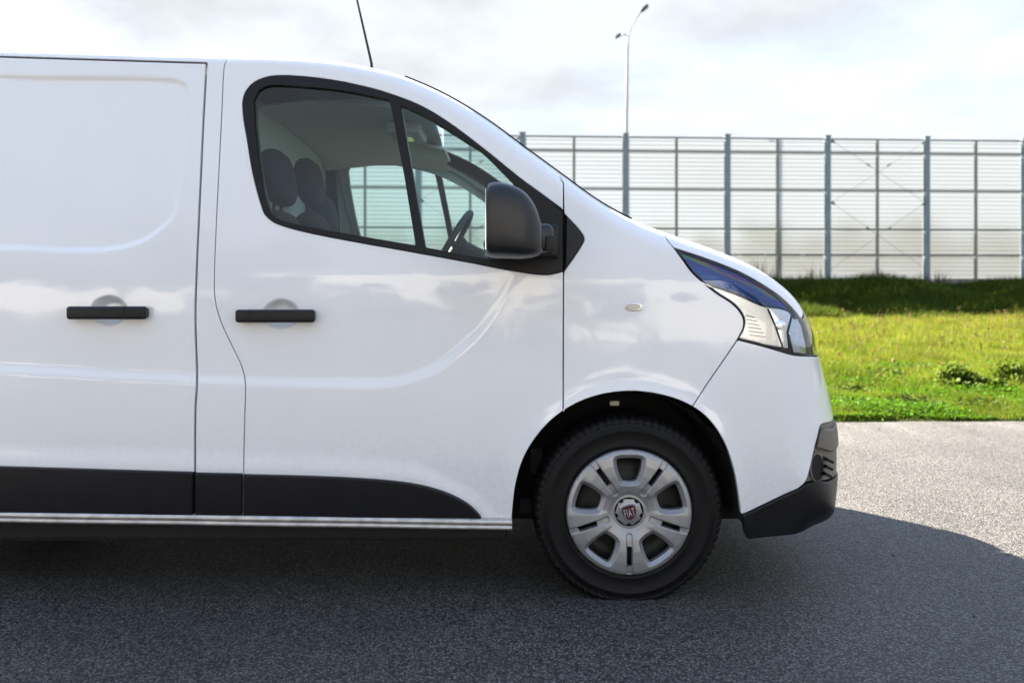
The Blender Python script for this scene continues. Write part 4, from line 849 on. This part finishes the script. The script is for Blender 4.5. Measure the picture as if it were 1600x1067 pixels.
# ------------------------------------------------------------------ vegetation
def tint_mesh(name, V, T, C, mat):
    me = mesh_np(name, V, T); a = me.color_attributes.new('tint', 'FLOAT_COLOR', 'POINT'); a.data.foreach_set('color', np.concatenate([C, np.ones((len(C), 1))], 1).astype(np.float32).ravel()); me.materials.append(M[mat]); return me
def pnoise(x, y, s, seed=0):
    r_ = np.random.default_rng(seed); v = np.zeros_like(x)
    for k in range(6):
        a = r_.uniform(0, 6.28); f_ = s * r_.uniform(.6, 1.9); v = v + np.sin((x * math.cos(a) + y * math.sin(a)) * f_ + r_.uniform(0, 6.28))
    return v / 6 * 1.6
def blades(x, y, h, w, lean, c, z=None, segs=2):
    n = len(x); z = ground_z(x, y) - .004 if z is None else z
    az = rng.uniform(0, 2 * math.pi, n); la = rng.uniform(0, 2 * math.pi, n); ln = np.abs(rng.normal(0, 1, n)) * lean * h
    wx, wy = np.cos(az) * w / 2, np.sin(az) * w / 2; lx, ly = np.cos(la) * ln, np.sin(la) * ln
    V = np.empty((n, 5, 3))
    V[:, 0] = np.stack([x - wx, y - wy, z], 1); V[:, 1] = np.stack([x + wx, y + wy, z], 1)
    V[:, 2] = np.stack([x - wx * .8 + lx * .35, y - wy * .8 + ly * .35, z + h * .55], 1); V[:, 3] = np.stack([x + wx * .8 + lx * .35, y + wy * .8 + ly * .35, z + h * .55], 1)
    V[:, 4] = np.stack([x + lx, y + ly, z + h * np.sqrt(np.clip(1 - (ln / h) ** 2 * .5, .3, 1))], 1)
    b = np.arange(n)[:, None] * 5; T = np.concatenate([b + [0, 1, 3], b + [0, 3, 2], b + [2, 3, 4]], 1).reshape(-1, 3)
    return V.reshape(-1, 3), T, np.repeat(c, 5, 0)
def merge(L_):
    V, T, C = [], [], []; b = 0
    for v, t_, c in L_: V.append(v); T.append(t_ + b); C.append(c); b += len(v)
    return np.concatenate(V), np.concatenate(T), np.concatenate(C)
def wedge(n, d0, d1, t0, t1, pw=1.0):
    dep = d0 + (d1 - d0) * rng.uniform(0, 1, n) ** pw; tt = rng.uniform(t0, t1, n); return tt * dep, dep - D
def gcol(x, y, lush, n):
    a = np.array([.066, .124, .009]); b = np.array([.132, .178, .021]); dry = np.array([.24, .19, .08])
    k = np.clip(lush + rng.normal(0, .22, n), 0, 1)[:, None]; c = a * k + b * (1 - k)
    d_ = (rng.uniform(0, 1, n) < .10 + .12 * (1 - lush))[:, None]; c = np.where(d_, dry * rng.uniform(.7, 1.15, (n, 1)), c)
    return c * rng.uniform(.70, 1.25, (n, 1)) * (1 + .25 * pnoise(x, y, 3.3, 29))[:, None]
parts = []
for (n, d0, d1, t0, t1, h0, w0, pw) in ((90000, 7.08, 9.5, .30, .68, .065, .006, 1.0), (80000, 9.5, 15, .30, .68, .10, .008, .8), (80000, 15, 24, .28, .68, .17, .012, .8), (60000, 24, 32.2, .26, .68, .22, .018, 1.0), (50000, 7.08, 32, .0, .30, .14, .016, .6), (30000, 7.08, 32, .68, .95, .14, .016, .6)):
    x, y = wedge(n, d0, d1, t0, t1, pw); m_ = y > YE + .05 * np.sin(x * 2.1) + .035 * np.sin(x * 7.3 + 1) + rng.normal(-.01, .03, n); x, y = x[m_], y[m_]; n = len(x)
    pt = pnoise(x, y, 1.6, 3); lush = np.clip(.75 - (y - YE) / 16 + .35 * pt + .30 * pnoise(x, y, 4.5, 17), 0, 1)
    edge = np.clip((y - YE) / .22, .75, 1)
    h = h0 * rng.uniform(.45, 1.35, n) * (1 + .55 * pnoise(x, y, 2.7, 5) + .3 * pnoise(x, y, 8.0, 6)) * edge
    parts.append(blades(x, y, np.maximum(h, .02), w0 * rng.uniform(.6, 1.3, n), .45, gcol(x, y, lush, n)))
V, T, C = merge(parts); o = link('grass', tint_mesh('grass', V, T, C, 'blade')); o['kind'] = 'stuff'; o['label'] = 'sunlit yellow-green meadow grass between road and bank'
# broad low leaves (clover, plantain) along the verge
def leaves(x, y, z, size, c, flat_=.5):
    n = len(x); az = rng.uniform(0, 6.283, n); el = rng.normal(0, flat_, n); u = np.stack([np.cos(az) * np.cos(el), np.sin(az) * np.cos(el), np.sin(el)], 1)
    v = np.cross(u, np.stack([rng.normal(0, .5, n), rng.normal(0, .5, n), np.ones(n)], 1)); v /= np.linalg.norm(v, axis=1, keepdims=True) + 1e-9
    p = np.stack([x, y, z], 1); s = size[:, None]
    V = np.stack([p - u * s * .5, p + v * s * .32, p + u * s * .55 - [0, 0, .0], p - v * s * .32], 1).reshape(-1, 3); b = np.arange(n)[:, None] * 4
    return V, np.concatenate([b + [0, 1, 2], b + [0, 2, 3]], 1).reshape(-1, 3), np.repeat(c, 4, 0)
n = 42000; x, y = wedge(n, 7.1, 12.5, .28, .70, 1.7); m_ = (y > YE + .05 * np.sin(x * 2.1) + .035 * np.sin(x * 7.3 + 1) + rng.normal(0, .03, n)) & (pnoise(x, y, 2.4, 11) > -.25); x, y = x[m_], y[m_]; n = len(x)
V, T, C = leaves(x, y, ground_z(x, y) + rng.uniform(.01, .075, n) * np.clip((y - YE) / .25, .5, 1) * (1 + .6 * pnoise(x, y, 3.1, 8)), rng.uniform(.018, .042, n), np.array([.056, .135, .007]) * rng.uniform(.6, 1.45, (n, 1)) * np.array([1, 1, 1]))
o = link('clover', tint_mesh('clover', V, T, C, 'blade')); o['kind'] = 'stuff'; o['label'] = 'bright green low broad-leaved plants along the road edge'
# bank growth: longer, darker tufts
parts = []
for (n, t0, t1) in ((60000, .26, .68), (30000, -.5, .26), (20000, .68, .95)):
    x, y = wedge(n, 31.0, 38.2, t0, t1); k_ = pnoise(x, y, 1.1, 21); h = np.clip(.36 + .30 * k_, .06, .9) * rng.uniform(.5, 1.4, n)
    parts.append(blades(x, y, h, .035 * rng.uniform(.6, 1.3, n), .5, np.array([.050, .082, .013]) * rng.uniform(.5, 1.5, (n, 1)) * np.where(rng.uniform(0, 1, (n, 1)) < .12, np.array([[2.0, 1.5, 1.6]]), 1.0)))
V, T, C = merge(parts); o = link('bank_grass', tint_mesh('bank_grass', V, T, C, 'blade')); o['kind'] = 'stuff'; o['label'] = 'long dark green grass covering the shaded bank'
# stalks with seed heads
ns = 260; x, y = wedge(ns, 8.5, 31, .30, .68, .7); Vs, Ts, Cs = [], [], []
h = rng.uniform(.18, .5, ns) * (0.7 + (y / 40)); zz_ = ground_z(x, y)
st_ = blades(x, y, h, np.full(ns, .006) * (1 + y / 12), .18, np.tile([.20, .16, .07], (ns, 1)), zz_)
tips = st_[0].reshape(-1, 5, 3)[:, 4]
hd = []
for k in range(7):
    hd.append(leaves(tips[:, 0] + rng.normal(0, .008, ns), tips[:, 1] + rng.normal(0, .008, ns), tips[:, 2] + rng.normal(-.01, .012, ns), rng.uniform(.018, .036, ns) * (1 + y / 25), np.where(rng.uniform(0, 1, (ns, 1)) < .3, np.array([[.30, .24, .16]]), np.array([[.15, .09, .05]])) * rng.uniform(.7, 1.2, (ns, 1)), 1.0))
V, T, C = merge([st_] + hd); o = link('seed_stalks', tint_mesh('seed_stalks', V, T, C, 'leaf')); o['kind'] = 'stuff'; o['label'] = 'dry brown flower stalks scattered through the grass'
# loose grit on the road
n = 420; gx_ = rng.uniform(-2.2, 4.6, n); gy_ = rng.uniform(-1.2, YE - .02, n); gy_ = np.where(rng.uniform(0, 1, n) < .4, YE - np.abs(rng.normal(0, .25, n)) - .02, gy_); gs = rng.uniform(.0025, .0075, n)
oct_ = np.array([(1, 0, 0), (-1, 0, 0), (0, 1, 0), (0, -1, 0), (0, 0, .8), (0, 0, -.8)]); ft = np.array([(0, 2, 4), (2, 1, 4), (1, 3, 4), (3, 0, 4), (2, 0, 5), (1, 2, 5), (3, 1, 5), (0, 3, 5)])
V = (oct_[None] * rng.uniform(.6, 1.3, (n, 6, 1)) * gs[:, None, None] + np.stack([gx_, gy_, gs * .55], 1)[:, None]).reshape(-1, 3); T = (np.arange(n)[:, None, None] * 6 + ft).reshape(-1, 3)
o = link('grit', tint_mesh('grit', V, T, np.repeat(np.array([.16, .15, .13]) * rng.uniform(.4, 1.5, (n, 1)), 6, 0), 'leaf')); o['kind'] = 'stuff'; o['label'] = 'loose grit scattered on the asphalt'
# leafy weed clumps
def clump(px, py, wpx, hpx, label, dark=1.0, n=2600):
    dep = CH * F / (py - HZ); cx, cy = (px - CX) / F * dep, dep - D; w_, h_ = wpx / F * dep, hpx / F * dep; z0 = float(ground_z(cx, cy))
    e = empty('weed_clump', (cx, cy, z0)); tag(e, label, 'weed', 'weed clumps in the meadow')
    ns_ = 26; a = rng.uniform(0, 6.283, ns_); rr = rng.uniform(0, .5, ns_) ** .7 * w_; sx, sy, sh = cx + np.cos(a) * rr, cy + np.sin(a) * rr, h_ * rng.uniform(.55, 1.1, ns_) * (1 - (rr / w_) ** 2)
    j = rng.integers(0, ns_, n); t_ = rng.uniform(.05, 1, n) ** .8; sp_ = w_ * .13
    V, T, C = leaves(sx[j] + rng.normal(0, sp_, n), sy[j] + rng.normal(0, sp_, n), z0 + sh[j] * t_ + rng.normal(0, .01, n), rng.uniform(.03, .065, n) * (.6 + dep / 20), np.array([.095, .140, .022]) * dark * rng.uniform(.55, 1.6, (n, 1)), .7)
    link('foliage', tint_mesh('foliage', V, T, C, 'leaf'), None, e)
    V, T, C = blades(sx, sy, sh, np.full(ns_, .012), .2, np.tile([.10, .11, .03], (ns_, 1)), np.full(ns_, z0)); link('stems', tint_mesh('stems', V, T, C, 'leaf'), None, e)
clump(1496, 606, 46, 40, 'dark green rounded weed clump in the middle of the meadow'); clump(1588, 600, 44, 36, 'dark green weed clump at the right edge of the photo')
clump(1545, 609, 40, 20, 'low brownish weed clump between the two dark green ones', .9, 900); clump(1330, 610, 40, 16, 'small low weed clump nearest the van nose', .8, 900); clump(1425, 636, 60, 18, 'low spreading dark weed patch close to the road edge', .55, 1400)

for (px, py, w_, h_, dk, lab) in ((1300, 580, 34, 14, 1.0, 'loose pale weed clump beside the van nose, back in the meadow'), (1385, 592, 46, 18, .8, 'brownish weed clump left of the dark rounded clump'), (1440, 580, 40, 16, .9, 'small weed clump behind the dark rounded clump'), (1350, 640, 40, 12, .6, 'flat dark leafy rosette at the road edge left of centre'), (1530, 640, 60, 16, .7, 'low leafy weed patch at the road edge below the dark clumps'), (1475, 545, 30, 12, 1.0, 'tiny weed tuft far back in the meadow')):
    clump(px, py, w_, h_, lab, dk, 700)
# tall dry weeds along the foot of the barrier
n = 2600; x, y = wedge(n, 37.6, 39.4, .1, .68); kk = pnoise(x, y, 1.3, 41); m_ = kk > .12; x, y, kk = x[m_], y[m_], kk[m_]; n = len(x)
V, T, C = blades(x, y, rng.uniform(.35, 1.0, n) * (.5 + kk), .03 * rng.uniform(.6, 1.2, n), .25, np.where(rng.uniform(0, 1, (n, 1)) < .5, np.array([[.10, .055, .03]]), np.array([[.06, .075, .02]])) * rng.uniform(.6, 1.4, (n, 1)))
o = link('dry_weeds', tint_mesh('dry_weeds', V, T, C, 'leaf')); o['kind'] = 'stuff'; o['label'] = 'brownish dry weeds along the foot of the barrier'

# pale sunlit hall behind the viewer, mirrored in the flank and lighting it
hall = empty('industrial_hall', (-8, -46, 0)); tag(hall, 'long pale industrial hall behind the viewer, mirrored faintly in the van flank', 'building')
link('wall', box_mesh('wall', (-8, -50, 4.1), (86, 8, 8.2), .05), 'hall_wall', hall)
link('roof_edge', box_mesh('roof_edge', (-8, -50, 8.35), (86.6, 8.6, .3), .05), 'hall_trim', hall); link('base_course', box_mesh('base_course', (-8, -49.96, .35), (86.1, 8.1, .7), .03), 'concrete', hall)
for k in range(13):
    xk = -48 + k * 6.6; f_ = link('window', box_mesh('window', (xk, -45.97, 5.2), (1.5, .12, 1.0), .03), 'hall_trim', hall); link('pane', box_mesh('pane', (xk, -45.90, 5.2), (1.3, .04, .8), .01), 'hall_window', f_)
    if k % 3 == 1: link('roller_door', box_mesh('roller_door', (xk + 3.2, -45.97, 2.3), (3.6, .12, 3.4), .03), 'hall_trim', hall)

# trees
def tree_mesh(seed, H, crown_r, nleaf, leaf, colr):
    r_ = np.random.default_rng(seed); limbs = []; cl = []
    trunk = tube_mesh('trunk', [(0, 0, -.3), (.05, 0, H * .2), (-.08, .05, H * .45), (.05, -.05, H * .75)], [H * .026, H * .021, H * .015, H * .006], 10)
    lv = []
    for k in range(26):
        a = r_.uniform(0, 6.283); t_ = r_.uniform(.25, .95); rad = crown_r * (1 - ((t_ - .5) / .55) ** 2) ** .5 * r_.uniform(.55, 1.0) if abs(t_ - .5) < .5 else crown_r * .3
        p0 = Vector((0, 0, H * t_ * .75)); p1 = Vector((math.cos(a) * rad, math.sin(a) * rad, H * (.22 + .76 * t_)))
        limbs.append((p0, p0.lerp(p1, .5) + Vector((0, 0, .03 * H)), p1)); cl.append((p1, crown_r * r_.uniform(.24, .42)))
        cl.append((p0.lerp(p1, .6), crown_r * r_.uniform(.2, .32)))
    per = nleaf // len(cl)
    for (c, s) in cl:
        d_ = r_.normal(0, 1, (per, 3)); d_ /= np.linalg.norm(d_, axis=1, keepdims=True); q_ = np.array(c) + d_ * s * r_.uniform(.35, 1.1, (per, 1)) * [1, 1, .75]
        lv.append(leaves(q_[:, 0], q_[:, 1], q_[:, 2], r_.uniform(.6, 1.3, per) * leaf, np.array(colr) * r_.uniform(.55, 1.5, (per, 1)), .9))
    V, T, C = merge(lv); crown = tint_mesh('crown', V, T, C, 'leaf')
    bv_, bq = [], []; 
    return trunk, crown, limbs
tk = [tree_mesh(31, 12, 4.2, 9000, .34, (.035, .052, .040)), tree_mesh(47, 12, 5.2, 9000, .36, (.032, .048, .040))]  # bluish leaf colour: distance haze is put into the tint
limb_me = []
for trunk, crown, limbs in tk:
    trunk.materials.append(M['bark'])
    Vl, Ql, b = [], [], 0
    for (p0, p1, p2) in limbs:
        me = tube_mesh('limb_tmp', [p0, p1, p2], [.09, .06, .025], 6, False); v_ = np.array([v.co[:] for v in me.vertices]); q_ = np.array([tuple(f.vertices) for f in me.polygons]); Vl.append(v_); Ql.append(q_ + b); b += len(v_); bpy.data.meshes.remove(me)
    me = mesh_np('limbs', np.concatenate(Vl), None, np.concatenate(Ql)); me.materials.append(M['bark']); limb_me.append(me)
def plant(kind, x, y, z, s, rz, label, group):
    e = empty('broadleaf_tree', (x, y, z)); tag(e, label, 'tree', group); e.scale = (s, s, s * random.uniform(.9, 1.1)); e.rotation_euler = (0, 0, rz)
    for nm, me in (('trunk', tk[kind][0]), ('crown', tk[kind][1]), ('limbs', limb_me[kind])):
        c = bpy.data.objects.new(nm, me); col.objects.link(c); c.parent = e
for (px, top, dep, kd) in ((560, 352, 95, 0), (640, 350, 100, 1), (720, 338, 92, 0), (900, 362, 98, 1), (1010, 352, 105, 1), (1100, 356, 96, 0), (1190, 350, 100, 1), (1260, 358, 92, 0), (1345, 352, 98, 1), (1440, 330, 94, 0), (1500, 360, 104, 1), (1570, 345, 97, 0), (1650, 350, 95, 1)):
    X, Y, Z = at(px, top, dep); plant(kd, X, Y, 0, Z / 12.0, random.uniform(0, 6), 'tree showing only as a blurred dark patch through the barrier panes', 'trees beyond the barrier')
for k, (X, Y, s) in enumerate(((-13, -36, .95), (-19, -37, 1.1), (-26, -35, 1.0), (4.5, -40, .62), (15, -38, .72), (18.5, -41, .6), (-2.5, -42, .5))):
    plant(k % 2, X, Y, 0, s, random.uniform(0, 6), 'tree standing behind the viewer, mirrored dark in the side window', 'trees mirrored in the van')
